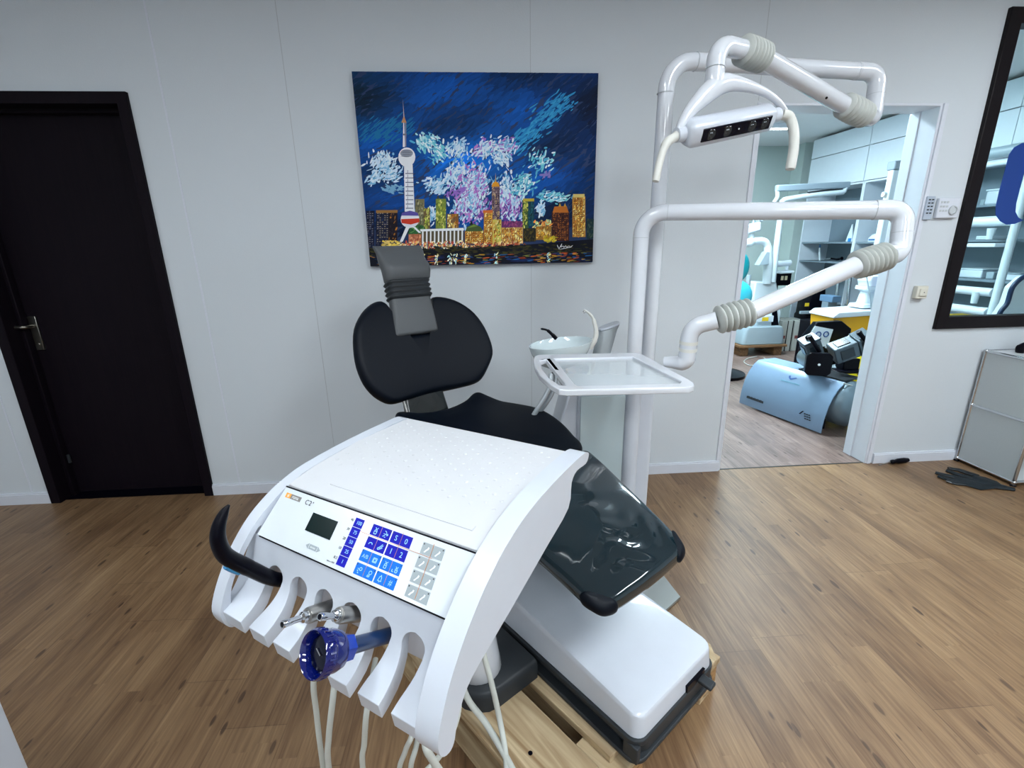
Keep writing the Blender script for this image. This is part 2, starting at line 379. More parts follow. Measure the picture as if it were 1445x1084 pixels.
# open doorway lining
l = MB()
l.prism([(OX1, 0), (OX1, OZ), (OX0, OZ), (OX0, 0), (OX0+.012, 0), (OX0+.012, OZ-.012), (OX1-.014, OZ-.012), (OX1-.014, 0)], lambda a, b_, e: (a, e, b_), WY-.004, WY+TH+.01)
l.box(OX1-.002, OX1+.022, WY-.012, WY+.001, 0, OZ)
l.box(OX0-.018, OX0, WY-.006, WY+.001, 0, OZ)
l.box(OX1-.02, OX1-.012, WY+.105, WY+TH+.02, 0, OZ-.012)
struct('trim_1', l, M_trim, 'white lining of the open doorway', 'door frame', bevel=.002)
struct('trim_2', MB().box(OX0, OX1, WY+.004, WY+.014, -.0005, .002), M_dgrey, 'thin dark floor joint in the doorway', 'threshold', smooth=0)

# window with black frame
M_wf = mat('window_black', (14, 7, 12), .45, spec=.25)
wd = T('window_1', 'black framed interior window looking into the storeroom', 'window', (0, 0, 0), kind='structure')
f = MB(); fwid = .07
outer = [(NX0, NZ0), (NX1, NZ0), (NX1, NZ1), (NX0, NZ1)]
inner = [(NX0+fwid, NZ0+fwid), (NX1-fwid, NZ0+fwid), (NX1-fwid, NZ1-fwid), (NX0+fwid, NZ1-fwid)]
f.prism(outer, lambda a, b_, e: (a, e, b_), WY-.02, WY+.04, [inner])
f.prism([(NX0, NZ0), (NX1, NZ0), (NX1, NZ1), (NX0, NZ1)], lambda a, b_, e: (a, e, b_), WY+.04, WY+TH+.01, [[(NX0+.03, NZ0+.03), (NX1-.03, NZ0+.03), (NX1-.03, NZ1-.03), (NX0+.03, NZ1-.03)]])
wd.part('window_frame', f, M_wf, bevel=.004)
M_glass = mat('clear_glass', (240, 250, 250), .02, trans=1, ior=1.01)
wd.part('pane', MB().box(NX0+fwid-.005, NX1-fwid+.005, WY+.02, WY+.024, NZ0+fwid-.005, NZ1-fwid+.005), M_glass, smooth=0)
# blue letter on the glass
bl = MB(); ga = at(1418, 300, Y=WY+.018)
ol = [(1445, 178)] + [(1437, 196), (1426, 206), (1421, 215), (1411, 258), (1405, 288), (1405, 300), (1409, 310), (1418, 316), (1430, 317), (1442, 311), (1449, 306), (1440, 303), (1436, 296), (1436, 284), (1442, 255), (1450, 215), (1456, 200)]
ol = [(1452, 201), (1442, 202), (1431, 208), (1424, 218), (1410, 270), (1405, 292), (1405, 303), (1411, 312), (1420, 317), (1432, 316), (1444, 311), (1437, 307), (1433, 299), (1434, 287), (1440, 262), (1448, 232), (1456, 222), (1470, 222), (1470, 200)]
pp = [at(x, y, Y=WY+.018) for x, y in ol]
bl.prism([(p.x, p.z) for p in pp], lambda a, b_, e: (a, e, b_), WY+.0175, WY+.0195)
wd.part('blue_letter', bl, mat('sign_blue', (22, 62, 140), .5), smooth=0, label='blue letter sticker on the glass')

# ceiling luminaires of the treatment room
def luminaire(x, y, lx, ly, z, strength, label, group=None, colr=(1, 1, 1)):
    t = T('ceiling_light', label, 'ceiling light', (x, y, z), world=False, group=group)
    t.part('housing', MB().prism([(-lx, -ly), (lx, -ly), (lx, ly), (-lx, ly)], lambda a, b_, e: (a, b_, e), -.05, -.001), M_white, bevel=.004)
    m = bpy.data.materials.get('lamp_%g_%g' % (strength, colr[2])) or bpy.data.materials.new('lamp_%g_%g' % (strength, colr[2]))
    m.use_nodes = True; bb = m.node_tree.nodes['Principled BSDF']
    bb.inputs['Emission Color'].default_value = (*colr, 1); bb.inputs['Emission Strength'].default_value = strength; bb.inputs['Base Color'].default_value = (.9, .9, .9, 1)
    t.part('diffuser', MB().box(-lx+.02, lx-.02, -ly+.02, ly-.02, -.056, -.0505), m, smooth=0)
    return t
LC = (.88, .955, 1.0)
luminaire(2.7, .9, .16, .6, CEIL, 36, 'ceiling light over the right of the room', colr=LC)
luminaire(1.1, .1, .16, .6, CEIL, 36, 'ceiling light above the dental chair', colr=LC)
luminaire(-.7, .3, .16, .6, CEIL, 22, 'ceiling light left of the dental chair', colr=LC)
luminaire(-2.3, .4, .16, .6, CEIL, 13, 'unseen fill light added near the dark door', colr=LC)  # added lamp out of view, lifts the ambient light on the left
luminaire(2.3, -1.6, .16, .6, CEIL, 36, 'ceiling light behind the viewer on the right', colr=LC)
luminaire(.3, -1.9, .16, .6, CEIL, 36, 'ceiling light behind the viewer', colr=LC)
luminaire(-1.8, -1.8, .16, .6, CEIL, 18, 'unseen fill light added behind the viewer on the left', colr=LC)  # another added left-side lamp, there only for more ambient light

# white cabinet at the lower left corner
wc = T('white_cabinet', 'white cabinet side at the lower left corner of the view', 'cabinet', (-1.3, .45, 0))
wc.part('carcass', MB().box(-1.6, -.983, .1, .8, 0, .74), M_white, bevel=.002)
wc.part('door', MB().box(-1.598, -.985, .082, .099, .06, .73), M_white, bevel=.002)

# ------------------------------------------------------------------ painting
PX0, PX1, PZ0, PZ1 = -.545, .603, 1.262, 2.131
PYF = WY-.03
pt = T('canvas_painting', 'unframed canvas painting of a night skyline under a blue sky', 'painting', ((PX0+PX1)/2, WY, PZ0))
def paint_mat():
    m = bpy.data.materials.new('oil_paint'); m.use_nodes = True; nt = m.node_tree; b = nt.nodes['Principled BSDF']
    a = nt.nodes.new('ShaderNodeVertexColor'); a.layer_name = 'Col'; nt.links.new(a.outputs[0], b.inputs['Base Color']); b.inputs['Roughness'].default_value = .6; b.inputs['Specular IOR Level'].default_value = .15
    tc = nt.nodes.new('ShaderNodeTexCoord'); n = nt.nodes.new('ShaderNodeTexNoise'); n.inputs['Scale'].default_value = 90; nt.links.new(tc.outputs['Object'], n.inputs['Vector'])
    bp = nt.nodes.new('ShaderNodeBump'); bp.inputs['Strength'].default_value = .3; bp.inputs['Distance'].default_value = .003; nt.links.new(n.outputs['Fac'], bp.inputs['Height']); nt.links.new(bp.outputs[0], b.inputs['Normal'])
    return m
M_paint = paint_mat()
canvas = pt.part('canvas', MB().box(PX0, PX1, PYF, WY-.001, PZ0, PZ1), mat('canvas_navy', (8, 44, 92), .6, noise=.2, nscale=8), bevel=.003)
def PC(x, y):
    """zoomed photo coordinates on the painting -> wall X, Z"""
    l_ = 58+(y-72)*92/928; r_ = 1238-(y-80)*31/900
    s = (x-l_)/(r_-l_); t = (y-76)/914
    t = t*(1+.045*(1-t))
    return PX0+s*(PX1-PX0), PZ1-t*(PZ1-PZ0)
class Paint:
    def __init__(s): s.v = []; s.f = []; s.c = []; s.k = 0
    def poly(s, pts, c, raw=False, dy=None):
        s.k += 1; y = PYF-.0004-(dy if dy is not None else .0000006*s.k)
        o = len(s.v)
        for p in pts:
            X, Z = p if raw else PC(*p)
            X = min(max(X, PX0+.001), PX1-.001); Z = min(max(Z, PZ0+.001), PZ1-.001)
            s.v.append((X, y, Z))
        s.f.append(tuple(range(o, len(s.v)))); s.c.append(c)
    def stroke(s, x, y, L, w, ang, c):
        """a dab of paint with ragged ends, zoom coordinates, angle in degrees (up-right positive)"""
        ca, sa = math.cos(R(ang)), -math.sin(R(ang)); P = []
        for (u, v) in ((-1, -.3), (-.6, -1), (.3, -.9), (.9, -.45), (1, .2), (.5, .9), (-.4, 1), (-.85, .5)):
            u *= L/2*random.uniform(.8, 1.1); v *= w/2*random.uniform(.7, 1.1)
            P.append((x+u*ca-v*sa, y+u*sa+v*ca))
        s.poly(P, c)
    def rect(s, x0, y0, x1, y1, c): s.poly([(x0, y0), (x1, y0), (x1, y1), (x0, y1)], c)
    def dabs(s, x0, y0, x1, y1, n, cols, L, w, ang, ja=15):
        for _ in range(n):
            c = random.choice(cols); k = random.uniform(.8, 1.15)
            s.stroke(random.uniform(x0, x1), random.uniform(y0, y1), L*random.uniform(.5, 1.3), w*random.uniform(.6, 1.3), ang+random.uniform(-ja, ja), tuple(min(255, q*k) for q in c))
P = Paint()
def mixc(a, b, t): t = max(0, min(1, t)); return tuple(a[i]+(b[i]-a[i])*t for i in range(3))
def skycol(x, y):
    c = (8, 68, 138)
    dark = (2, 26, 62)
    tl = max(0, 1-((x-60)**2/260**2+(y-100)**2/330**2)**.5)
    c = mixc(c, (4, 44, 72), tl*1.2)
    tr_ = max(0, (x-850)/400)*max(0, 1-abs(y-250)/500); c = mixc(c, dark, tr_*1.2)
    c = mixc(c, (3, 36, 82), max(0, 1-y/180)*.6)
    mid = max(0, 1-((x-620)**2/420**2+(y-500)**2/260**2)**.5); c = mixc(c, (14, 98, 186), mid)
    c = mixc(c, (3, 24, 58), max(0, (y-560)/300)*(1 if (x < 350 or x > 950) else .3))
    return c
for i in range(2600):
    x = random.uniform(55, 1240); y = random.uniform(70, 800)
    q = math.sin(x*.011+y*.017)+math.sin(x*.005-y*.021+2); k = 1+.16*q+random.uniform(-.12, .12)
    c = skycol(x, y); c = tuple(max(0, v*k) for v in c)
    P.stroke(x, y, random.uniform(40, 120), random.uniform(9, 22), 38+random.uniform(-16, 16)-12*(x < 300), c)
# light streak sweeping up to the right
for i in range(240):
    t = random.random(); x = 830+t*250+random.gauss(0, 25); y = 400-t*215+random.gauss(0, 22)
    P.stroke(x, y, random.uniform(15, 55), random.uniform(4, 10), 40+random.uniform(-12, 12), mixc((30, 120, 185), (60, 160, 205), random.random()))
for i in range(120):
    t = random.random(); x = 110+t*230+random.gauss(0, 20); y = 340-t*40+random.gauss(0, 30)
    P.stroke(x, y, random.uniform(20, 60), random.uniform(4, 9), 40, (24, 110, 160))
Wt = [(222, 236, 246), (180, 215, 240), (120, 180, 220), (205, 225, 245)]
Wp = Wt+[(190, 130, 205), (160, 110, 200)]
Wc = [(110, 200, 215), (170, 225, 235), (80, 170, 210), (230, 245, 250)]
for (x, y, rx, ry, n, cols, a) in [(415, 380, 55, 40, 130, Wc, -50), (470, 420, 40, 40, 60, Wc, -50), (560, 410, 50, 40, 110, Wt, 60), (690, 410, 55, 45, 120, Wp, 50), (780, 400, 55, 35, 100, Wp, 40), (760, 450, 50, 35, 80, Wt, -50),
    (200, 470, 55, 50, 150, Wt, 65), (235, 520, 50, 40, 90, Wt, 40), (160, 545, 30, 30, 40, Wt, 40), (250, 590, 40, 20, 40, [(120, 170, 205)], 0), (540, 530, 45, 50, 130, Wt, 70), (460, 580, 50, 45, 120, Wt, 40),
    (625, 600, 75, 110, 420, Wp, 80), (600, 690, 70, 80, 260, Wp, 80), (660, 560, 50, 60, 130, Wp, 60), (790, 640, 35, 100, 260, Wt, 85), (820, 690, 55, 80, 200, Wp, 80), (870, 570, 55, 50, 110, Wc, 50), (960, 470, 60, 50, 70, Wc, 45),
    (1010, 640, 70, 30, 80, Wc, 30), (955, 700, 20, 30, 40, Wt, 80), (720, 720, 100, 60, 130, [(120, 70, 160), (90, 60, 150), (190, 150, 210)], 80), (545, 610, 40, 30, 30, [(150, 110, 200)], 45), (985, 530, 20, 15, 14, [(130, 120, 190)], 45), (430, 730, 60, 50, 90, Wt, 85)]:
    for _ in range(n):
        P.stroke(x+random.gauss(0, rx*.5), y+random.gauss(0, ry*.5), random.uniform(12, 36), random.uniform(4, 12), a+random.uniform(-45, 45), random.choice(cols))
# city
def tower(x0, y0, x1, y1, base_c, cols, n, win=None):
    P.rect(x0, y0, x1, y1, base_c); P.dabs(x0+4, y0+4, x1-4, y1-4, n, cols, 16, 7, 80, 20)
    if win:
        yy = y0+12
        while yy < y1-6:
            for xx in range(int(x0+6), int(x1-4), 11):
                if random.random() < .7: P.rect(xx, yy, xx+6, yy+4, win)
            yy += 11
gold = [(225, 170, 60), (240, 205, 110), (190, 120, 40), (150, 90, 30), (250, 225, 150)]
oliv = [(150, 160, 60), (190, 195, 90), (110, 120, 50), (220, 215, 120)]
dk = [(20, 26, 50), (30, 44, 80), (60, 60, 80), (16, 18, 34)]
tower(125, 700, 165, 890, (18, 24, 50), dk, 60, (120, 120, 130)); tower(172, 700, 232, 880, (24, 30, 56), dk, 80, (150, 140, 120)); tower(230, 700, 272, 860, (26, 20, 30), [(170, 110, 40), (40, 30, 40)], 30)
P.rect(172, 698, 272, 712, (150, 110, 60))
tower(355, 645, 398, 800, (120, 115, 80), [(160, 155, 120), (90, 90, 70)], 60); tower(395, 690, 425, 800, (110, 90, 60), oliv, 40)
tower(452, 645, 500, 795, (120, 140, 60), oliv, 80); P.rect(458, 630, 466, 645, (60, 70, 70)); P.rect(488, 632, 494, 645, (60, 70, 70))
tower(505, 720, 560, 800, (120, 90, 60), gold, 50)
tower(718, 585, 756, 800, (110, 90, 100), [(150, 130, 130), (80, 60, 80), (200, 170, 120)], 90, (60, 50, 70))
P.poly([(716, 588), (722, 570), (736, 562), (750, 570), (756, 588)], (220, 150, 40)); P.poly([(734, 563), (736, 520), (739, 563)], (190, 170, 120))
tower(865, 655, 895, 800, (60, 90, 50), oliv, 50); tower(893, 660, 922, 790, (20, 60, 80), [(30, 90, 100), (20, 50, 60)], 40); P.rect(868, 648, 922, 662, (190, 170, 60))
tower(1008, 715, 1092, 870, (66, 34, 30), [(90, 50, 36), (50, 26, 30), (140, 80, 40)], 110, (150, 90, 40)); P.poly([(1012, 720), (1020, 690), (1080, 688), (1090, 722)], (190, 110, 40)); P.poly([(1040, 690), (1047, 672), (1054, 690)], (200, 160, 60)); P.poly([(1066, 690), (1072, 672), (1078, 690)], (200, 160, 60))
tower(1108, 640, 1172, 850, (180, 130, 60), gold, 170, (110, 70, 40)); P.rect(1112, 628, 1168, 645, (220, 200, 120)); tower(1178, 755, 1214, 860, (20, 50, 56), [(60, 80, 70), (30, 50, 50)], 40)
P.dabs(920, 760, 1005, 800, 60, [(230, 200, 120), (240, 140, 60), (200, 220, 160)], 18, 7, 60, 60)
tower(870, 800, 930, 870, (40, 40, 30), [(80, 70, 30), (30, 30, 30)], 40); tower(930, 790, 1006, 862, (150, 110, 50), gold, 70)
tower(765, 792, 868, 880, (190, 150, 90), gold+[(200, 120, 60)], 170, (130, 80, 50)); P.rect(765, 762, 865, 794, (110, 50, 100)); P.dabs(765, 762, 865, 790, 40, [(150, 70, 120), (90, 40, 100)], 16, 7, 80)
tower(680, 715, 722, 880, (190, 130, 50), gold, 90, (110, 70, 30)); tower(722, 752, 764, 880, (210, 190, 90), gold+oliv, 90)
P.rect(676, 704, 722, 718, (210, 110, 50))
tower(590, 808, 678, 875, (180, 120, 50), gold, 90, (110, 70, 30)); P.poly([(592, 812), (600, 788), (632, 772), (664, 788), (676, 812)], (70, 90, 50)); P.poly([(600, 795), (632, 776), (650, 785)], (110, 140, 60)); P.poly([(612, 778), (620, 752), (628, 778)], (20, 30, 30))
P.poly([(322, 822), (332, 790), (362, 770), (392, 778), (408, 800), (405, 822)], (46, 96, 52)); P.dabs(330, 785, 400, 815, 24, [(110, 160, 90), (40, 80, 50)], 20, 6, 30)
tower(325, 822, 384, 870, (190, 110, 80), [(220, 150, 110), (160, 90, 60)], 40)
# colonnaded hall
P.rect(384, 808, 584, 868, (90, 80, 60)); P.poly([(380, 808), (380, 797), (584, 793), (586, 806)], (235, 238, 240))
for i in range(11): x = 388+i*18.6; P.rect(x, 806, x+7, 876-(i % 2)*4, (235, 238, 240))
# broadcasting tower with spheres
wh = (232, 234, 240)
P.poly([(296, 400), (299, 290), (303, 290), (306, 400)], wh); P.poly([(312, 400), (312, 290), (308, 290), (306, 395)], (150, 150, 165)); P.poly([(290, 292), (302, 262), (314, 292)], (190, 140, 100)); P.poly([(300, 268), (297, 190), (304, 268)], (190, 180, 180)); P.rect(298, 340, 314, 348, (120, 120, 135))
P.poly([(302, 480), (306, 706), (353, 706), (342, 480)], wh)
for k in range(9): P.rect(308+k*.4, 520+k*21, 346, 524+k*21, (90, 90, 120)); P.rect(318, 506+k*21, 321, 520+k*21, (150, 150, 175))
def disc(cx, cy, rx, ry, c, n=20): P.poly([(cx+rx*math.cos(2*math.pi*i/n), cy+ry*math.sin(2*math.pi*i/n)) for i in range(n)], c)
disc(315, 446, 40, 44, wh); disc(314, 428, 30, 18, (150, 156, 170))
for k in range(4): P.stroke(314, 418+k*8, 56, 3, 0, (70, 76, 96))
disc(331, 745, 44, 44, (225, 225, 235)); P.poly([(290, 726), (294, 712), (330, 702), (366, 712), (372, 728)], (90, 80, 160)); P.poly([(289, 742), (292, 764), (335, 772), (376, 760), (374, 740)], (205, 60, 40)); P.poly([(290, 735), (372, 733), (374, 741), (289, 744)], wh)
P.poly([(312, 785), (330, 785), (298, 860), (284, 860)], wh); P.poly([(345, 785), (356, 785), (384, 815), (372, 815)], wh)
P.dabs(200, 855, 280, 885, 50, [(235, 205, 120), (220, 190, 80)], 20, 8, 10, 40)
P.dabs(290, 862, 600, 900, 190, [(245, 225, 180), (220, 120, 80), (250, 240, 220), (200, 80, 60), (230, 190, 110)], 16, 8, 80, 50)
P.dabs(600, 870, 880, 895, 140, [(235, 180, 120), (200, 90, 60), (240, 220, 160), (150, 80, 60)], 16, 8, 60, 60)
P.dabs(975, 840, 1030, 875, 26, [(220, 200, 60), (200, 170, 30)], 22, 10, 30, 40)
# river bank and water
P.poly([(140, 896), (330, 905), (600, 900), (900, 885), (1215, 862), (1210, 985), (150, 1002)], (12, 16, 30))
P.dabs(140, 890, 1205, 935, 260, [(14, 18, 24), (30, 34, 26), (50, 46, 24), (60, 60, 30)], 30, 10, 0, 20)
P.dabs(300, 935, 1200, 990, 200, [(12, 14, 34), (20, 40, 90), (12, 14, 24)], 50, 7, 0, 6)
P.dabs(300, 935, 1200, 985, 120, [(190, 90, 30), (200, 150, 50), (30, 90, 150), (150, 60, 30), (110, 110, 50)], 34, 6, 4, 8)
P.dabs(150, 930, 300, 990, 50, [(20, 60, 100), (150, 110, 50), (16, 20, 50)], 40, 6, -10, 8)
for x in (395, 458, 520, 545, 592, 740, 992): P.dabs(x-8, 930, x+8, 985, 14, [(240, 240, 210), (240, 225, 150), (170, 220, 240)], 16, 6, 85, 50)
# signature
for (x0, y0, x1, y1) in [(1033, 890, 1042, 913), (1042, 913, 1056, 884), (1056, 884, 1050, 904), (1050, 904, 1062, 896), (1062, 896, 1066, 906), (1066, 906, 1074, 895), (1074, 895, 1080, 905), (1080, 905, 1090, 896), (1090, 896, 1098, 904), (1098, 904, 1110, 893), (1045, 915, 1105, 903)]:
    P.stroke((x0+x1)/2, (y0+y1)/2, math.hypot(x1-x0, y1-y0)*1.1, 3.5, -math.degrees(math.atan2(y1-y0, x1-x0)), (225, 228, 230))
me = bpy.data.meshes.new('brushwork'); off = pt.off
me.from_pydata([tuple(V(v)-off) for v in P.v], [], P.f); ca = me.color_attributes.new('Col', 'BYTE_COLOR', 'CORNER')
li = 0; data = []
for f_, c in zip(P.f, P.c):
    data += [lin(c[0]), lin(c[1]), lin(c[2]), 1]*len(f_)
ca.data.foreach_set('color', data)
me.materials.append(M_paint); bo = bpy.data.objects.new('brushwork', me); COL.objects.link(bo); bo.parent = pt.root
bo['label'] = 'painted night skyline with a tall sphere tower'

# ------------------------------------------------------------------ small wall things
q = at(1307, 294, Y=WY)
rc = T('remote_control', 'small grey remote control in a wall holder beside the doorway', 'remote control', (q.x, WY, q.z))
rc.part('body', MB().box(q.x-.024, q.x+.024, WY-.02, WY-.001, q.z-.06, q.z+.06), mat('remote_grey', (176, 188, 204), .4), bevel=.004)
for i in range(5):
    for s in (-1, 1):
        rc.part('button', MB().box(q.x+s*.009-.005, q.x+s*.009+.005, WY-.023, WY-.0195, q.z+.042-i*.017-.003, q.z+.042-i*.017+.003), M_dgrey)
q = at(1332, 294, Y=WY)
th = T('wall_thermostat', 'white wall control panel with a round dial beside the remote control', 'thermostat', (q.x, WY, q.z))
th.part('housing', MB().box(q.x-.055, q.x+.068, WY-.022, WY-.001, q.z-.052, q.z+.052), M_trim, bevel=.006)
th.part('dial', MB().lathe([(.024, 0), (.024, .006), (.018, .008), (.017, .004)], (q.x+.03, WY-.022, q.z-.012), (0, -1, 0), 24), mat('dial_grey', (190, 196, 200), .4))
for i in range(3):
    for j in range(3): th.part('button', MB().box(q.x-.04+i*.017-.005, q.x-.04+i*.017+.005, WY-.0245, WY-.0215, q.z+.03-j*.022-.005, q.z+.03-j*.022+.005), mat('dial_grey', (190, 196, 200)))
q = at(1295, 412, Y=WY)
sw = T('light_switch', 'cream surface-mounted light switch right of the doorway', 'light switch', (q.x, WY, q.z))
sw.part('box', MB().box(q.x-.033, q.x+.033, WY-.03, WY-.001, q.z-.035, q.z+.035), mat('switch_cream', (214, 212, 200), .4), bevel=.004)
sw.part('rocker', MB().box(q.x-.018, q.x+.024, WY-.037, WY-.029, q.z-.02, q.z+.02), mat('switch_cream', (214, 212, 200)), bevel=.003)
sw.part('indicator', MB().lathe([(.003, 0), (.003, .002)], (q.x+.004, WY-.036, q.z), (0, -1, 0), 8), M_ink)

# screwdriver on the floor
a = at(1257, 652, Z=.018); b_ = at(1282, 649, Z=.018); dirv = (b_-a).normalized(); tip = a-dirv*.085
sd_ = T('screwdriver', 'black handled screwdriver lying against the skirting by the doorway', 'screwdriver', (a.x, a.y, 0))
L_ = (b_-a).length
hpz = [(.006, 0), (.012, .006), (.014, .02), (.011, .03), (.016, .05), (.017, L_*.75), (.012, L_-.004), (.004, L_)]
sd_.part('handle', MB().lathe([(r_, h_) for r_, h_ in hpz], (a.x, a.y, .018), dirv, 12), M_black)
sd_.part('blade', MB().tube([a-dirv*.002, tip+V((0, 0, -.012))], .003, 8), M_steel)

# black gloves on the floor near the cabinet
gl = T('rubber_gloves', 'pair of black rubber gloves lying flat on the floor beside the metal cabinet', 'gloves', (*at(1375, 676, Z=0).xy, 0))
M_glove = mat('glove_black', (8, 22, 30), .5)
def fl(mb, pts, ws, h=.009):
    mb.tube([V((*at(x, y, Z=h).xy, h)) for x, y in pts], [(w_*1.7, h*.95) for w_ in ws], 12, up0=(1, .3, 0))
# each glove as one mesh: palm plus fingers
g1 = MB()
fl(g1, [(1372, 674), (1385, 678), (1400, 683), (1412, 687), (1432, 691)], [.028, .04, .036, .02, .008])
for p0, p1, p2 in [((1380, 672), (1352, 663), (1338, 661)), ((1376, 676), (1350, 669), (1336, 664)), ((1382, 680), (1355, 676), (1345, 672))]: fl(g1, [p0, p1, p2], [.012, .011, .007])
g2 = MB()
fl(g2, [(1350, 675), (1365, 681), (1380, 686), (1398, 686)], [.024, .03, .028, .016], .008)
for p0, p1, p2 in [((1356, 675), (1332, 670), (1320, 667)), ((1352, 679), (1336, 676), (1324, 672)), ((1362, 683), (1348, 682), (1336, 679))]: fl(g2, [p0, p1, p2], [.012, .011, .007], .008)
gl.part('glove', g1, M_glove); gl.part('glove', g2, M_glove)
gl.part('metal_clip', MB().tube([V((*at(1335, 679, Z=.018).xy, .018)), V((*at(1344, 682, Z=.018).xy, .018))], .003, 8), M_chrome)

# metal modular cabinet at the right wall edge
CX0, CX1, CY0, CY1, CZ0, CZ1 = 2.985, 3.76, 2.205, 2.535, .022, .71
mc = T('metal_cabinet', 'grey metal cabinet with chrome tube frame below the window', 'cabinet', (CX0, CY0, 0))
M_panel = mat('powder_grey', (178, 186, 189), .5, noise=.04, nscale=200)
ZM = (CZ0+CZ1)/2+.01
for (y0, y1, z0, z1) in [(CY0, CY1, CZ0, ZM), (CY0, CY1, ZM, CZ1)]: mc.part('side_panel', MB().box(CX0-.002, CX0+.004, y0+.008, y1-.008, z0+.008, z1-.008), M_panel)
mc.part('side_panel', MB().box(CX1-.004, CX1+.002, CY0, CY1, CZ0, CZ1), M_panel)
mc.part('back_panel', MB().box(CX0+.01, CX1-.01, CY1-.004, CY1+.002, CZ0, CZ1), M_panel)
mc.part('top_panel', MB().box(CX0+.008, CX1-.008, CY0+.008, CY1-.008, CZ1-.003, CZ1+.004), mat('pale_grey', (205, 210, 214), .3))
for z in (CZ0, ZM): mc.part('shelf', MB().box(CX0+.008, CX1-.008, CY0+.008, CY1-.008, z-.002, z+.003), mat('pale_grey', (205, 210, 214)))
mc.part('front_panel', MB().box(CX0+.008, CX1-.008, CY0-.004, CY0+.003, ZM+.008, CZ1-.008), M_panel)
fr = MB()
for x in (CX0, CX1):
    for y in (CY0, CY1):
        fr.tube([(x, y, 0.006), (x, y, CZ1)], .009, 10)
        for z in (CZ0, ZM, CZ1): fr.ball((x, y, z), .013, 6)
    for z in (CZ0, ZM, CZ1): fr.tube([(x, CY0, z), (x, CY1, z)], .009, 10)
for y in (CY0, CY1):
    for z in (CZ0, ZM, CZ1): fr.tube([(CX0, y, z), (CX1, y, z)], .009, 10)
mc.part('tube_frame', fr, M_chrome)
for x in (CX0, CX1):
    for y in (CY0, CY1): mc.part('foot', MB().lathe([(.014, 0), (.016, .004), (.008, .012)], (x, y, 0), (0, 0, 1), 12), M_black)
q = at(1450, 494, Z=CZ1+.02)
bg = MB(); bg.tube(spline([q+V((-.06, 0, -.004)), q+V((.0, .01, .012)), q+V((.1, .02, .0)), q+V((.16, .0, -.006))], 6), [(.012, .012)]+[(.035, .02)]*17+[(.01, .01)], 12)
single('black_cable_pouch', bg, M_black, 'black pouch lying on top of the metal cabinet', 'pouch')

#==================================================================== PALLET + CHAIR (local frame: x across, y towards the head end)
CH_O = (.488, .92, 0); CH_RZ = R(36)
M_pal = wood_mat('pallet_pine', ((136, 108, 74), (200, 180, 146)), (26, 2.2, 26))
M_pal2 = wood_mat('pallet_endgrain', ((120, 84, 48), (190, 150, 100)), (30, 30, 60))
pal = T('wooden_pallet', 'rough pine pallet under the dental chair', 'pallet', CH_O, R(37.5), world=False)
PH = .144
# deck boards run along y
for x0, x1 in ((-.415, -.249), (-.210, -.035), (-.02, .1), (.12, .30)):
    b = MB().box(x0, x1, .06 if x1 < .25 else .03, 1.23, PH-.022, PH)
    if x1 > .25: b = MB().prism([(x0, .02), (x1-.04, .02), (x1, .06), (x1, 1.2), (x1-.03, 1.23), (x0, 1.23)], lambda a, b_, e: (a, b_, e), PH-.022, PH)
    pal.part('deck_board', b, M_pal, bevel=.002)
for y0 in (.06, .58, 1.1):
    pal.part('cross_board', MB().box(-.415, .30, y0-.035, y0+.09, PH-.044, PH-.0225), M_pal, bevel=.002)
    for x0 in (-.415, -.20, .2): pal.part('block', MB().box(x0+.004, x0+.096, y0-.03, y0+.085, .022, PH-.0445), M_pal2, bevel=.003)
for x0 in (-.415, -.20, .2): pal.part('bottom_board', MB().box(x0, x0+.1, .03, 1.19, 0, .0215), M_pal, bevel=.002)
for x, y in ((.26, .07), (.27, .12), (-.09, .17), (-.08, .22), (-.07, .12), (-.35, .2)): pal.part('nail_head', MB().lathe([(.006, 0), (.006, .001)], (x, y, PH), (0, 0, 1), 8), M_black)

ch = T('dental_chair', 'dental chair with black upholstery and white base, standing on the wooden pallet', 'dental chair', (CH_O[0], CH_O[1], PH), CH_RZ, world=False)
def zc(z): return z-PH
# base frame (dark)
def rrect(x0, x1, y0, y1, r, n=5):
    out = []
    for cx, cy, a0 in ((x1-r, y0+r, -90), (x1-r, y1-r, 0), (x0+r, y1-r, 90), (x0+r, y0+r, 180)):
        for k in range(n+1): a = R(a0+90*k/n); out.append((cx+r*math.cos(a), cy+r*math.sin(a)))
    return out
bb = MB()
bb.loft([[(x, y, zc(z)) for x, y in rrect(-.190+i, .190-i, -.008+i, 1.05, .035)] for z, i in ((.1445, .0), (.158, .0))])
bb.loft([[(x, y, zc(z)) for x, y in rrect(-.165, .188, .0, 1.05, .03)] for z in (.158, .203)])
bb.loft([[(x, y, zc(z)) for x, y in rrect(-.186, .186, -.004, 1.05, .035)] for z in (.196, .213)])
bb.box(-.186, -.17, -.002, .04, zc(.15), zc(.2))
ch.part('base_frame', bb, M_dgrey, bevel=.003, label='dark grey plastic base frame')
# white cover
def cover_ring(k, inset, zf):
    pts = rrect(-.178+inset, .178-inset, .004+inset*.8, 1.02, .03, 6)
    return [(x, y, zc(zf(y))) for x, y in pts]
top = lambda y: .272+.155*min(y, .5)+max(0, y-.5)*.06
cv = MB()
rings = [[(x, y, zc(.213)) for x, y in rrect(-.178, .178, .002, 1.02, .03, 6)]]
for f_, ins in ((.80, .004), (.93, .0055), (.98, .008), (1, .013)):
    rings.append([(x, y, zc(.213+(top(y)-.213)*f_)) for x, y in rrect(-.178+ins, .178-ins, .002+ins, 1.02, .03, 6)])
ny = 16
cv.loft(rings, cap=False); lr = rings[-1]; o = len(cv.v)
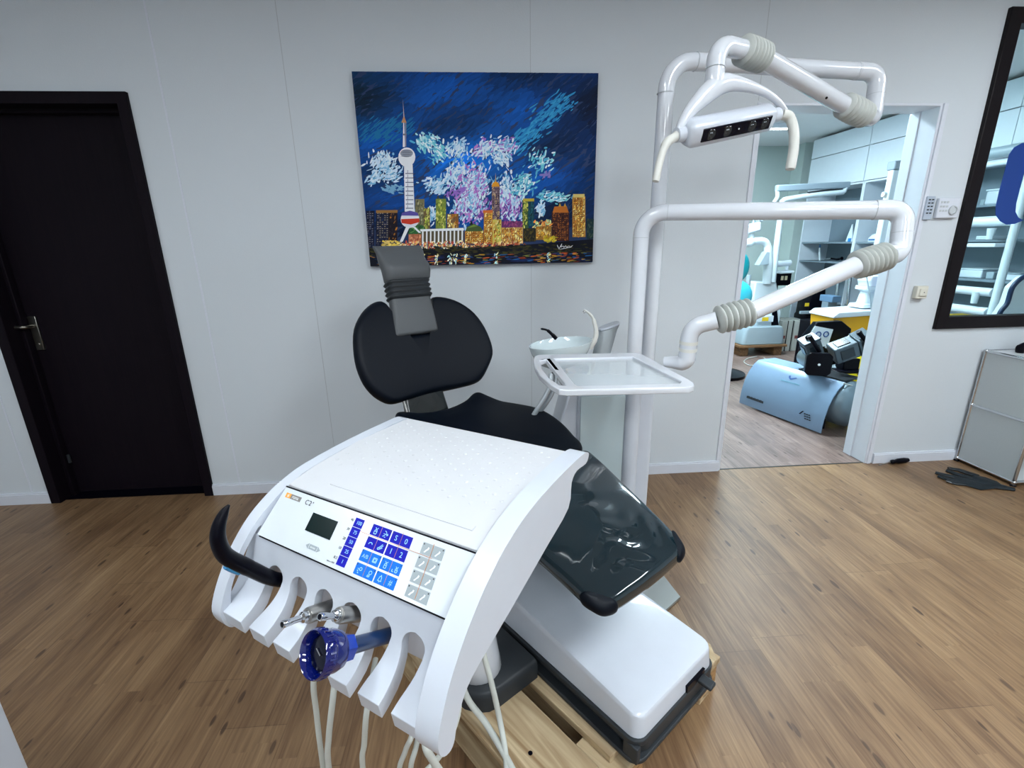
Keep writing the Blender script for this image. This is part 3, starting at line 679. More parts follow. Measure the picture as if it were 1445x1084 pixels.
# cap: strips across
ring = lr; n = len(ring); cv.add(ring, [tuple(range(n))])
ch.part('base_cover', cv, M_white, label='white plastic base cover', merge=True, smooth=30)
lv = MB().box(.03, .118, -.003, .004, zc(.200), zc(.234)); ch.part('lever_slot', lv, M_black)
lv = MB().obox((.098, -.016, zc(.214)), (.014, 0, .002), (0, .024, 0), (0, 0, .006)); ch.part('foot_lever', lv, M_dgrey, bevel=.004)
# lift column between base and seat
lf = MB()
lf.loft([[(x, y, zc(z)) for x, y in rrect(-w_, w_, y0, y1, .03)] for z, w_, y0, y1 in ((.33, .12, .55, .95), (.45, .10, .58, .93), (.55, .10, .60, .92), (.655, .13, .55, .98))])
ch.part('lift_column', lf, M_dgrey, bevel=.004)

def cushion(mb, outline, surf, thick, er, puff=0, nrm=None, steps=6, caps=8, c=None):
    """closed pad: outline in (a, b), surf(a, b, h) -> point at height h above the mid sheet"""
    if c is None: c = (sum(p[0] for p in outline)/len(outline), sum(p[1] for p in outline)/len(outline))
    def shr(p, d):
        v = V((c[0]-p[0], c[1]-p[1])); L = v.length; return (p[0]+v.x/L*min(d, L), p[1]+v.y/L*min(d, L))
    def sc(p, s): return (c[0]+(p[0]-c[0])*s, c[1]+(p[1]-c[1])*s)
    rings = []
    inner = [shr(p, er) for p in outline]
    cs = [j/caps for j in range(1, caps+1)]
    for s in cs:  # bottom
        rings.append([surf(*sc(p, s), -thick/2) for p in inner])
    for k in range(1, steps*2):
        a = -math.pi/2+math.pi*k/(steps*2); d = er*(1-math.cos(a))
        rings.append([surf(*shr(p, d), thick/2*math.sin(a)) for p in outline])
    for s in reversed(cs):
        rings.append([surf(*sc(p, s), thick/2+puff*(1-s*s)) for p in inner])
    mb.loft(rings); return mb
def smooth_outline(pts, k=5):
    P_ = [V((a, b, 0)) for a, b in pts]; n = len(P_); out = []
    for i in range(n):
        p0, p1, p2, p3 = P_[i-1], P_[i], P_[(i+1) % n], P_[(i+2) % n]
        for j in range(k):
            t = j/k; v = .5*((2*p1)+(p2-p0)*t+(2*p0-5*p1+4*p2-p3)*t*t+(-p0+3*p1-3*p2+p3)*t**3); out.append((v.x, v.y))
    return out
def interp(x, tab):
    if x <= tab[0][0]: return tab[0][1]
    for (a, va), (b, vb) in zip(tab, tab[1:]):
        if x <= b:
            t = (x-a)/(b-a); t = t*t*(3-2*t) if False else t; return va+(vb-va)*t
    return tab[-1][1]
ZT = [(.10, .522), (.13, .534), (.29, .593), (.42, .632), (.56, .676), (.70, .703), (.84, .720), (1.0, .732), (1.13, .748)]
def zs(y): return (interp(y-.03, ZT)+interp(y, ZT)+interp(y+.03, ZT))/3
# seat
half = [(.10, .563), (.20, .562), (.247, .575), (.262, .62), (.288, .70), (.305, .79), (.300, .87), (.268, .95), (.232, 1.02), (.212, 1.08), (.197, 1.125), (.170, 1.135), (.11, 1.112)]
outl = smooth_outline([(x, y) for x, y in half]+[(0, 1.10)]+[(-x, y) for x, y in reversed(half)]+[(0, .563)], 4)
def seat_s(a, b, h):
    rear = max(0, (b-1.0)/.13); z = zs(b)-.030+.012*rear*(min(abs(a)/.19, 1)**2*2-1)+.012*(abs(a)/.3)**2
    return (a, b, zc(z+h))
s = MB(); cushion(s, outl, seat_s, .062, .03, .004, c=(0, .84), caps=10); ch.part('seat', s, M_uphol, smooth=60, label='matte black seat cushion')
# leg rest with a glossy protective sleeve
legh = [(.10, .557), (.20, .557), (.243, .552), (.247, .52), (.238, .44), (.222, .34), (.207, .24), (.196, .165), (.180, .132), (.150, .118), (.08, .112)]
lo = smooth_outline([(x, y) for x, y in legh]+[(0, .110)]+[(-x, y) for x, y in reversed(legh)]+[(0, .557)], 4)
def leg_s(a, b, h):
    wr = 0
    if h > .01:
        e = max(0, 1-abs(a)/.22)
        wr = .0035*math.sin(34*a+9*math.sin(15*b)+3)*math.exp(-((b-.27)/.10)**2)*e+.003*math.sin(70*(b-.2*a)+4*math.sin(22*a))*math.exp(-((b-.2)/.07)**2)*math.exp(-((a-.02)/.12)**2)
    return (a, b, zc(zs(b)-.018+h+wr+.014*max(0, 1-abs(a)/.24)**.5*(1 if h > 0 else 0)-.008))
M_sleeve = mat('glossy_sleeve', (9, 30, 38), .10, coat=1)
s = MB(); cushion(s, lo, leg_s, .038, .018, 0, c=(0, .33), caps=16); ch.part('leg_rest', s, M_sleeve, smooth=70, label='leg rest under a glossy dark plastic sleeve')
# matte corner caps of the leg rest
for sg in (-1, 1):
    cap = MB(); cpo = smooth_outline([(sg*x, y) for x, y in ((.135, .1125), (.168, .114), (.188, .128), (.199, .152), (.203, .178), (.182, .176), (.150, .155))], 4)
    cushion(cap, cpo, lambda a, b, h: (a, b, zc(zs(b)-.0190+h)), .0400, .017, .001, caps=4); ch.part('corner_pad', cap, M_uphol, smooth=60)
# sleeve piping along the left edge
#s = MB(); s.tube([(-interp(y, [(.13, .192), (.34, .215), (.5, .236)]), y, zc(zs(y)-.056)) for y in [.17+i*.03 for i in range(12)]], .008, 8); ch.part('edge_rail', s, M_uphol)
# backrest
bk = [(-.290, 1.02), (-.268, 1.085), (-.218, 1.135), (-.168, 1.162), (-.128, 1.168), (-.119, 1.150), (-.114, 1.045), (-.108, 1.028), (.07, 1.026), (.083, 1.036), (.092, 1.14), (.104, 1.165), (.16, 1.158), (.22, 1.135), (.275, 1.085), (.303, 1.02), (.312, .95), (.306, .905), (.27, .86), (.235, .822), (.205, .803), (.16, .797), (.08, .795), (-.02, .797), (-.10, .797), (-.185, .795), (-.22, .806), (-.262, .842), (-.290, .89), (-.300, .955)]
def rec_pt(a, z, h):
    y = 1.12+(z-.78)*.45
    curve = .05*(a/.3)**2
    nx = V((0, -1, .45)).normalized()
    p = V((a, y-curve*.8, z))+nx*h
    return (p.x, p.y, zc(p.z))
bo_ = []
for i in range(len(bk)):
    a, b = bk[i], bk[(i+1) % len(bk)]
    for j in range(3): t = j/3; bo_.append((a[0]+(b[0]-a[0])*t, a[1]+(b[1]-a[1])*t))
# smooth once except the notch
def smo(pts, it=2):
    for _ in range(it):
        pts = [((pts[i-1][0]+2*p[0]+pts[(i+1) % len(pts)][0])/4, (pts[i-1][1]+2*p[1]+pts[(i+1) % len(pts)][1])/4) for i, p in enumerate(pts)]
    return pts
s = MB(); cushion(s, smo(bo_, 2), lambda a, b, h: rec_pt(a, b, h-.035), .07, .026, .006, c=(-.01, .925), caps=10); ch.part('backrest', s, M_uphol, smooth=60, label='wide black backrest cushion with a notch at the top')
s = MB(); cushion(s, smooth_outline([(-.15, .90), (-.17, 1.0), (-.16, 1.13), (0, 1.14), (.15, 1.12), (.16, 1.0), (.14, .90), (0, .88)], 3), lambda a, b, h: rec_pt(a, b, h-.085), .024, .01, caps=4); ch.part('back_shell', s, M_dgrey, label='dark plastic shell behind the backrest')
# headrest
def gbox(mb, zs_, w0, w1, th, h0, n=24, bend=0):
    rings = []
    for i, (z, w_, t_, h_) in enumerate(zs_):
        rg = []
        for x, y in rrect(-w_, w_, -t_, t_, min(w_, t_)*.45, 4): rg.append(rec_pt(x+w0, z, h_-y))
        rings.append(rg)
    mb.loft(rings)
def rec2(x, z, h):
    y = 1.12+(z-.78)*.45; nx = V((0, -1, .45)).normalized(); p = V((x, y, z))+nx*h; return (p.x, p.y, zc(p.z))
def hring(z, w_, t_, h_, x0=0, r=.4): return [rec2(x+x0, z, h_-y) for x, y in rrect(-w_, w_, -t_, t_, min(w_, t_)*r*2*.9, 4)]
s = MB(); s.loft([hring(1.020, .092, .022, -.012, -.022), hring(1.026, .098, .025, -.008, -.022), hring(1.10, .092, .026, -.004, -.014), hring(1.158, .088, .024, -.004, -.008)])
ch.part('headrest_holder', s, M_grey, bevel=.004, smooth=50)
s = MB(); rg = []
for i in range(25):
    t = i/24; z = 1.155+t*.07; amp = .007*(.5-.5*math.cos(2*math.pi*4*t)); rg.append(hring(z, .09+amp, .032+amp, -.006+.004*t, -.006+.004*t))
s.loft(rg); hg_ = ch.part('headrest_gaiter', s, M_dgrey, smooth=60, label='dark ribbed rubber gaiter')
s = MB()
prof_h = [(1.222, .094, .03, 0), (1.228, .098, .036, .0), (1.25, .101, .04, .01), (1.275, .102, .036, .012), (1.30, .101, .026, .0), (1.325, .103, .017, -.013), (1.345, .106, .010, -.022), (1.352, .105, .006, -.025)]
rg = []
for z, w_, t_, h_ in prof_h:
    q_ = []
    for x, y in rrect(-w_, w_, -t_, t_, min(w_, t_)*.8, 4):
        zz = z+(.016*(abs(x)/.1)**2 if z > 1.3 else 0)-(.006 if z > 1.3 else 0)
        q_.append(rec2(x+.002, zz, h_-y+.018*(abs(x)/.1)**2*(1 if z > 1.3 else .2)))
    rg.append(q_)
s.loft(rg); ch.part('headrest_pad', s, M_grey, smooth=60, bevel=.003, label='grey curved headrest pad')
# glossy back bracket
s = MB(); rgs = []
for t in [i/8 for i in range(9)]:
    y = 1.09+.035*math.sin(t*1.5); z = .70+t*.14; w_ = .085+.012*(1-t)
    y = 1.125+.06*t; z = .69+t*.16; rgs.append([(x-.052, yy+y, zc(z)) for x, yy in rrect(-w_, w_, -.016, .016, .014, 4)])
s.loft(rgs); ch.part('back_bracket', s, mat('glossy_dark_grey', (24, 30, 32), .22, coat=.6), smooth=50, label='glossy dark grey bracket below the backrest')
s = MB().tube([(-.142, 1.112, zc(.70)), (-.146, 1.15, zc(.80))], .006, 10); ch.part('bracket_edge', s, M_steel)

#==================================================================== DELIVERY UNIT (local: x across, y = minus forward, z up)
A_ = at(575, 594, Z=.93); B_ = at(806, 643, Z=.93); W = (B_-A_).xy.length; UU = V(((B_-A_).x/W, (B_-A_).y/W, 0)); VV = V((UU.y, -UU.x, 0))
if VV.y > 0: VV = -VV
DRZ = math.atan2(UU.y, UU.x)
HB = .93
# empty at the foot on the pallet: local coordinates measured from under A_
du = T('delivery_unit', 'white instrument console on a pedestal, standing in the foreground', 'instrument console', (A_.x, A_.y, PH), DRZ, world=False)
ZO = HB-PH
def D(x, v, z): return (x, -v, z+ZO)
def DW(l): p = A_+UU*l[0]+VV*l[1]; return V((p.x, p.y, HB+l[2]))
# body
body = [(-.012, -.002), (.0, .006), (.17, .008), (.29, -.002), (.357, -.0165), (.4285, -.0795), (.405, -.10), (.395, -.135), (.30, -.118), (.10, -.064), (-.008, -.05)]
du.part('body', MB().prism(body, lambda a, b, e: D(e, a, b), 0.001, W-.001), M_white, bevel=.002, label='white plastic housing')
# rails
rail = [(-.006, .0), (.002, .010), (.035, .017), (.10, .020), (.17, .0205), (.235, .018), (.288, .011), (.33, .000), (.362, -.012), (.401, -.034), (.425, -.051), (.447, -.069), (.470, -.092), (.490, -.117), (.505, -.143), (.517, -.170), (.520, -.192), (.514, -.212), (.500, -.222), (.488, -.217), (.480, -.195), (.465, -.170), (.44, -.152), (.38, -.137), (.31, -.121), (.20, -.094), (.10, -.068), (.086, -.020), (.06, -.006), (.01, -.012)]
railR = smooth_outline([(a+.0, b+.006) for a, b in rail], 3)
du.part('side_rail', MB().prism(railR, lambda a, b, e: D(e, a, b), W-.001, W+.037), M_white, bevel=.006, bseg=3)
hole = [(.416, -.066), (.433, -.078), (.456, -.104), (.475, -.130), (.488, -.152), (.495, -.180), (.486, -.188), (.466, -.168), (.452, -.148), (.438, -.122), (.425, -.098)]
railL = [(-.006, .0), (.002, .008), (.035, .010), (.17, .008), (.29, -.001), (.345, -.014), (.38, -.028), (.42, -.052), (.455, -.085), (.485, -.125), (.507, -.165), (.516, -.195), (.510, -.22), (.498, -.232), (.485, -.227), (.476, -.212), (.455, -.19), (.44, -.165), (.38, -.137), (.31, -.121), (.20, -.094), (.10, -.068), (.086, -.020), (.06, -.006), (.01, -.012)]
railL = smooth_outline(railL, 3); hole = smooth_outline(hole, 2)
du.part('side_rail', MB().prism(railL, lambda a, b, e: D(e, a, b), -.027, .001, [hole]), M_white, bevel=.005, bseg=3, label='left rail with an open grip hole')
# silicone mat following the top
matp = [(.0, .0075), (.02, .010), (.17, .0115), (.29, .002), (.335, -.0065), (.352, -.0115)]
s = MB()
s.prism(matp+[(a, b-.004) for a, b in reversed(matp)], lambda a, b, e: D(e, a, b), .006, W-.006)
M_mat = mat('mat_silicone', (199, 201, 205), .5)
mt_ = du.part('silicone_mat', s, M_mat, bevel=.001, label='off-white silicone mat with raised dots')
dots = MB()
for i in range(18):
    for j in range(9):
        v_ = .035+i*.0135; x_ = .03+j*.046+(.023 if i % 2 else 0)
        if x_ > W-.03: continue
        z_ = interp(v_, matp)
        prof = [(.0045, 0), (.0036, .0006), (.002, .0010), (.0003, .0011)]
        dots.lathe(prof, D(x_, v_, z_-.0002), (0, 0, 1), 8)
# raised bar near the front and hinge strip
zb_ = interp(.318, matp)
dots.add([D(x, v, interp(v, matp)+h) for x in (.09, W-.035) for v in (.312, .323) for h in (0, .0018)], [(0, 1, 3, 2), (4, 6, 7, 5), (0, 4, 5, 1), (2, 3, 7, 6), (1, 5, 7, 3)])
o_ = du.part('raised_dots', dots, M_mat, parent=mt_)
# control panel
p0 = (.357, -.015); p1 = (.428, -.078); LP = math.hypot(p1[0]-p0[0], p1[1]-p0[1]); sv = ((p1[0]-p0[0])/LP, (p1[1]-p0[1])/LP); nv = (-sv[1], sv[0])
def PN(x, s_, h): return D(x, p0[0]+sv[0]*s_+nv[0]*h, p0[1]+sv[1]*s_+nv[1]*h)
def pbox(x0, x1, s0, s1, h0, h1): return MB().prism([(x0, s0), (x1, s0), (x1, s1), (x0, s1)], PN, h0, h1)
SK = .09
def skx(x, s_): return x+s_*SK
def kbox(x0, x1, s0, s1, h0, h1): return MB().prism([(skx(x0, s0), s0), (skx(x1, s0), s0), (skx(x1, s1), s1), (skx(x0, s1), s1)], PN, h0, h1)
pn = du.part('control_panel', pbox(.006, W-.004, .0, LP, .0, .0022), mat('panel_white', (206, 213, 220), .25, coat=.4), bevel=.0006, label='white membrane control panel')
du.part('dark_gap', pbox(.004, W-.002, -.0028, -.0002, -.002, .0012), M_black); du.part('dark_gap', pbox(.012, W-.004, LP+.0001, LP+.0024, -.002, .0012), M_black)
H0, H1 = .0021, .0028
scn = du.part('screen', kbox(.104, .168, .0255, .058, H0, H1+.0002), M_lcd, parent=pn, label='dark green-black display')
def txt(nm, st, size, x, s_, m, par=None, h=.0031, sxk=1):
    return text(nm, st, size, lambda a, b, c: V(PN(skx(x, s_)+a*sxk-b*SK, s_-b, h+c*.3)), m, par or pn)
lo_ = du.part('logo', kbox(.017, .031, .0085, .0175, H0, H1), mat('logo_orange', (232, 160, 60), .4), parent=pn, label='orange square of the logo')
du.part('logo', kbox(.0315, .059, .0085, .0175, H0, H1), mat('logo_grey', (120, 116, 112), .4), parent=pn, label='grey field of the logo')
txt('logo_text', 'si', .0095, .0245, .0128, M_wink); txt('logo_text', 'rona', .0095, .0445, .0128, M_wink)
txt('model_text', 'C', .0128, .0775, .0135, M_ink); txt('model_text', '2', .0128, .0865, .0135, M_ink); txt('model_text', '+', .008, .0935, .0105, M_ink)
sm = MB(); sm.prism([(skx(.122, .079), .079), (skx(.129, .074), .0745), (skx(.129, .083), .0835)], PN, H0, H1)
sm.prism([(skx(.158, .079), .079), (skx(.151, .074), .0745), (skx(.151, .083), .0835)], PN, H0, H1); du.part('arrow_key', sm, M_gkey, parent=pn)
k_ = du.part('memory_key', kbox(.131, .149, .075, .083, H0, H1), M_gkey, parent=pn); txt('key_label', 'sirona', .005, .14, .079, M_wink)
vals = ['100', '75', '50', '25', '1']; side = ['40', '30', '20', '10', '0.2']
for i in range(5):
    s0 = .0085+i*.0161; b = du.part('key', kbox(.2025, .2225, s0, s0+.0152, H0, H1), M_blue, parent=pn)
    txt('key_label', vals[i], .0085, .214, s0+.0078, M_iwht)
    txt('scale_label', side[i], .0065, .1965, s0+.006, M_ink)
txt('scale_label', 'rpm x 1000', .0038, .190, .0875, M_ink)
def sym(parts, x, s_, m, par, w_=.00055):
    """line drawing on a key, units of 1/10 key"""
    mb = MB(); kx = .0019
    for pl_ in parts:
        for (a, b), (c, d_) in zip(pl_, pl_[1:]):
            xa, sa_, xb, sb = skx(x, s_)+a*kx, s_+b*kx*.9, skx(x, s_)+c*kx, s_+d_*kx*.9
            L = math.hypot(xb-xa, sb-sa_) or 1e-6; nx_, ns = -(sb-sa_)/L*w_, (xb-xa)/L*w_
            mb.prism([(xa+nx_, sa_+ns), (xb+nx_, sb+ns), (xb-nx_, sb-ns), (xa-nx_, sa_-ns)], PN, .0028, .0031)
    du.part('key_symbol', mb, m, parent=par)
circ = lambda cx, cy, r: [(cx+r*math.cos(2*math.pi*i/8), cy+r*math.sin(2*math.pi*i/8)) for i in range(9)]
SY = {
 (0, 0): [[(-1.5, -3), (1.5, 0)], [(1.5, -3), (-1.5, 0)], [(-1.5, .5), (1.5, .5), (1.2, 3), (-1.2, 3), (-1.5, .5)]], (0, 1): [[(-1.5, -3), (.5, -2), (.8, -.5)], [(-2, 0), (3, 0)], [(1.8, -1), (3, 0), (1.8, 1)], [(-2, 2.5), (0, 1)], [(1, 2.5), (0, 3)]],
 (1, 0): [[(-2, 1), (-1.5, -.5), (0, -1), (1.5, -.5), (2, .6)]], (1, 1): [circ(-1.3, 1.6, 1), [(-1, .5), (1.5, -3)], [(0, .8), (2.5, -2)], [(0, 2), (2.5, 0)]],
 (2, 1): [[(-2, -2), (2, -2), (2, 2), (-2, 2), (-2, -2)], [(-1.2, -1.2), (1.2, -1.2), (1.2, 1.2), (-1.2, 1.2), (-1.2, -1.2)]], (2, 2): [[(-1.5, -3), (1.5, 0)], [(1.5, -3), (-1.5, 0)], [(-1.2, .5), (1.2, .5), (1.2, 3), (-1.2, 3), (-1.2, .5)]],
 (2, 3): [[(-3, 1), (-3, 3), (-1.5, 3)], [(-.5, -2), (2, .5)], [(2, -2), (-.5, .5)], [(0, 1), (2.4, 1), (2, 3), (.2, 3), (0, 1)]],
 (3, 0): [circ(.8, -1, 1.4), [(-2.5, -1), (-1, 0)], [(-2.5, .8), (-1, 1.6)], [(-1.5, 2.6), (0, 3)]], (3, 1): [circ(.6, -1.2, 1.6), [(-1, .8), (-1.6, 3)], [(0, 1), (-.6, 3.2)], [(1, 1), (.4, 3)]],
 (3, 2): [[(-2, 2), (-1.4, 1), (-1.2, -1), (0, -2.6), (1.2, -1), (1.4, 1), (2, 2), (-2, 2)], [(-.5, 2.8), (.5, 2.8)], [(0, -2.6), (0, -3.3)]]}
LT = {(0, 2): 'S', (0, 3): '0', (1, 2): '1', (1, 3): '2', (2, 0): 'A/B', (3, 3): '#'}
for r_ in range(4):
    for c_ in range(4):
        x0 = .2435+(c_ % 2)*.0212+(c_//2)*.0445; s0 = .0085+r_*.0212
        k_ = du.part('key', kbox(x0, x0+.0205, s0, s0+.0178, H0, H1), M_blue if r_ < 2 else M_cyan, parent=pn)
        xm, sm_ = x0+.0105, s0+.0095
        if (r_, c_) in LT: txt('key_label', LT[(r_, c_)], .0085 if len(LT[(r_, c_)]) > 1 else .012, xm, sm_, M_iwht)
        else: sym(SY[(r_, c_)], xm, sm_, M_iwht, pn)
        dt = x0+.0022 if c_ % 2 == 0 else x0+.0183
        du.part('key_dot', kbox(dt-.0008, dt+.0008, s0+.0018, s0+.0034, .0028, .0031), M_ink, parent=pn)
# grey foot control keys with instrument drawings
for r_ in range(4):
    for c_ in range(2):
        x0 = .3515+c_*.0215; s0 = .0085+r_*.0212
        du.part('key', kbox(x0, x0+.0208, s0, s0+.0178, H0, H1), M_gkey, parent=pn)
        k_ = (r_+c_) % 3
        sym([[(-1.8, 3), (-.5, .5+k_*.4), (.6, -.5), (.9, -2.4)], [(-1, 3), (.2, .8), (1.4, -.4), (1.6, -2.2)]], x0+.0104, s0+.0095, M_wink, pn)
        dt = x0+.0026 if c_ == 0 else x0+.0182
        du.part('key_dot', kbox(dt-.001, dt+.001, s0+.0016, s0+.0036, .0028, .0031), M_ink, parent=pn)
M_or = mat('orange_line', (196, 122, 60), .5)
ln = MB()
for b in (kbox(.2225, .376, .0272, .0278, .0021, .0029), kbox(.3715, .3721, .006, .088, .0029, .0033), kbox(.2640, .2644, .006, .088, .0029, .0032), kbox(.3085, .3089, .006, .088, .0029, .0032)): ln.add(b.v, b.f)
du.part('guide_line', ln, M_or, parent=pn)
# fascia with seven fingers and six slots
P7 = W/7
FP = [(.4275, -.0795), (.433, -.098), (.438, -.118), (.443, -.133), (.450, -.148), (.461, -.162), (.476, -.173), (.493, -.181), (.511, -.188)]
cum = [0]
for a, b in zip(FP, FP[1:]): cum.append(cum[-1]+math.hypot(b[0]-a[0], b[1]-a[1]))
def fpt(s_):
    for i in range(len(FP)-1):
        if s_ <= cum[i+1] or i == len(FP)-2:
            t = (s_-cum[i])/(cum[i+1]-cum[i]); return (FP[i][0]+(FP[i+1][0]-FP[i][0])*t, FP[i][1]+(FP[i+1][1]-FP[i][1])*t)
SL = cum[-1]; S_ARC = cum[2]+.001
def hw(s_):
    if s_ < S_ARC: return 0
    t = s_-S_ARC; rm = .0215
    if t < rm: return math.sqrt(max(0, rm*rm-(rm-t)**2))
    u = min(1, (t-rm)/(SL-S_ARC-rm)); return rm-(rm-.0115)*min(1, u*1.25)
rows = [SL*i/8*.35 for i in range(8)]
rows = [0, .01, .02, .03]+[S_ARC+.0215*(1-math.cos(R(90*k/8))) for k in range(9)]
rest = [rows[-1]+(SL-rows[-1])*k/8 for k in range(1, 9)]; rows += rest
f = MB()
for j in range(7):
    xs0, xs1 = j*P7, (j+1)*P7; g = []
    for s_ in rows:
        a = xs0+(hw(s_) if j > 0 else 0.0); b = xs1-(hw(s_) if j < 6 else 0.0)
        if j == 0: a = xs0-.004
        if j == 6: b = xs1+.004
        v_, z_ = fpt(s_)
        t = s_/SL
        row = []
        for k in range(7):
            q_ = k/6; row.append((a+(b-a)*q_, v_, z_, s_))
        g.append(row)
    def thick(s_): return .012+.016*min(1, max(0, (s_-S_ARC)/(SL-S_ARC))*1.5)
    def under(p):
        x, v_, z_, s_ = p; th_ = thick(s_); i = min(max(s_, .002), SL-.001); a_, b_ = fpt(i-.002), fpt(i+.001); tx, tz = b_[0]-a_[0], b_[1]-a_[1]; L = math.hypot(tx, tz)
        # inward normal
        nx_, nz_ = tz/L, -tx/L
        if nx_ > 0: nx_, nz_ = -nx_, -nz_
        if t_lin(s_) > .8: nx_, nz_ = nx_*.4, -1
        return D(x, v_+nx_*th_, z_+nz_*th_)
    def t_lin(s_): return s_/SL
    n_ = len(rows); vs = [D(x, v_, z_) for row in g for x, v_, z_, s_ in row]+[under(p) for row in g for p in row]
    ofs = n_*7; fs = []
    for i in range(n_-1):
        for k in range(6):
            a = i*7+k; fs.append((a, a+1, a+8, a+7)); fs.append((a+ofs, a+ofs+7, a+ofs+8, a+ofs+1))
        if hw(rows[i+1]) > 1e-6:
            a = i*7
            if j > 0: fs.append((a, a+7, a+7+ofs, a+ofs))
            a += 6
            if j < 6: fs.append((a, a+ofs, a+7+ofs, a+7))
        a = i*7
        if j == 0: fs.append((a, a+7, a+7+ofs, a+ofs))
        a += 6
        if j == 6: fs.append((a, a+ofs, a+7+ofs, a+7))
    for k in range(6):
        a = k; fs.append((a, a+ofs, a+1+ofs, a+1)); a = (n_-1)*7+k; fs.append((a, a+1, a+1+ofs, a+ofs))
    f.add(vs, fs)
du.part('instrument_holder', f, M_white, merge=True, smooth=38, bevel=.0012, label='white comb-shaped holder with six slots')
# inner back wall behind the slots
du.part('holder_back', MB().prism([(.392, -.10), (.425, -.082), (.4275, -.09), (.418, -.12), (.414, -.198), (.400, -.203), (.385, -.15)], lambda a, b, e: D(e, a, b), .0, W), M_trim)
# pedestal in pallet-standing position
def dloc(wp):
    d_ = V(wp)-V((A_.x, A_.y, 0)); return (d_.dot(UU), -d_.dot(VV), wp[2]-PH)
import math as _m
base_c = V((0.005, 1.045, 0))
axx = V((math.cos(CH_RZ), math.sin(CH_RZ), 0)); axy = V((-math.sin(CH_RZ), math.cos(CH_RZ), 0))
O_ = V((CH_O[0], CH_O[1], 0))
def CW(x, y, z): return O_+axx*x+axy*y+V((0, 0, z))
def footring(z, ins):
    pts = [(-.196, .335+ins), (-.196, .52-ins)]
    for k in range(9): a = R(90+180*k/8); pts.append((-.335+(.085-ins)*math.cos(a), .428+(.0925-ins)*math.sin(a)))
    return [dloc(CW(x, y, z)) for x, y in pts]
s = MB(); s.loft([footring(.1455, 0), footring(.19, 0), footring(.202, .004), footring(.208, .012)])
du.part('foot', s, M_dgrey, smooth=40, label='dark grey foot block on the pallet')
c0 = CW(-.335, .43, 0)
s = MB(); pts = [V((c0.x, c0.y, .207)), V((c0.x, c0.y, .215)), V((c0.x-.003, c0.y-.003, .26)), V((c0.x-.012, c0.y-.014, .40)), V((c0.x-.03, c0.y-.03, .60)), V((c0.x-.045, c0.y-.05, .70)), V((c0.x-.06, c0.y-.09, .765)), V((c0.x-.085, c0.y-.15, .80))]
s.tube([dloc(p) for p in pts], [.060, .064, .061, .052, .042, .040, .040, .040], 28); du.part('pedestal', s, M_enamel, smooth=50, label='white flared pedestal')
s = MB(); q_ = V((c0.x-.085, c0.y-.15, 0)); s.lathe([(.055, .0), (.055, .03)], dloc((q_.x, q_.y, .79)), (0, 0, 1), 24); du.part('swivel_joint', s, M_white)
# hoses under the console
def hose(pix, r_, z0=None):
    """pix: list of (x, y, forward distance Y)"""
    K_ = []
    for x, y, Y in pix:
        p = at(x, y, Y=Y)
        if x > 640 and p.z < PH+.012: p = at(x, y, Z=PH+.012)
        K_.append(p)
    s = MB(); P_ = spline(K_, 8); P_ = [V((p.x, p.y, max(p.z, r_+.001))) for p in P_]
    s.tube([dloc(p) for p in P_], r_, 10); du.part('hose', s, M_hose, smooth=60)
hose([(470, 885, .83), (444, 950, .73), (447, 1010, .735), (456, 1084, .75), (470, 1190, .79), (500, 1260, .86)], .0055)
hose([(478, 900, .80), (471, 975, .72), (464, 1040, .72), (464, 1084, .73), (480, 1190, .79), (530, 1260, .88)], .0058)
hose([(530, 930, .80), (518, 1000, .70), (514, 1050, .71), (512, 1084, .72), (525, 1190, .79), (560, 1260, .88)], .0055)
hose([(590, 960, .80), (583, 1030, .70), (572, 1060, .70), (563, 1100, .72), (575, 1190, .79), (600, 1250, .86)], .0052)
hose([(600, 985, .80), (588, 1050, .70), (580, 1100, .70), (600, 1190, .78), (630, 1250, .86)], .0052)
hose([(610, 985, .80), (600, 1045, .68), (612, 1075, .68), (632, 1110, .70), (650, 1180, .76)], .0075)
hose([(655, 880, .98), (648, 960, .86), (646, 1010, .82), (625, 1060, .78), (595, 1095, .76), (560, 1130, .78)], .0062)
hose([(640, 890, 1.0), (655, 975, .95), (685, 1020, .93), (712, 1065, .90), (735, 1110, .88)], .0085)
hose([(670, 870, .96), (683, 925, .95), (695, 970, .93), (706, 1020, .91), (714, 1070, .88), (716, 1130, .87)], .0072)

# instruments resting in the holder (each its own thing)
def DWL(lst): return [DW(p) for p in lst]
sl = lambda k: k*P7
# suction / multifunction syringe with curved tip, slot 1
x1 = sl(1); st_ = DW((x1, .43, -.165))
su = T('suction_handpiece', 'curved black suction handpiece in the leftmost slot of the console', 'dental instrument', tuple(st_))
su.part('handle', MB().tube(spline(DWL([(x1, .418, -.162), (x1, .436, -.150), (x1, .456, -.130), (x1-.001, .480, -.098), (x1-.002, .497, -.075)]), 6), [.0125]*12+[.013]*8+[.0135]*5, 20), M_black, smooth=60)
su.part('curved_tip', MB().tube(spline(DWL([(x1-.002, .494, -.079), (x1-.003, .508, -.060), (x1-.003, .518, -.040), (x1-.001, .522, -.012), (x1, .517, .010), (x1+.001, .506, .028), (x1+.003, .497, .038)]), 6), [.0135-.0045*(i/36)**1.5-.0072*max(0, (i-18)/18)**2.2 for i in range(37)], 18), M_black, smooth=60)
su.part('blue_insert', MB().tube(spline(DWL([(x1-.004, .499, -.0905), (x1-.004, .510, -.0765), (x1-.004, .517, -.066)]), 4), [.006]*9, 10), mat('insert_blue', (60, 140, 190), .4), label='light blue insert under the elbow')
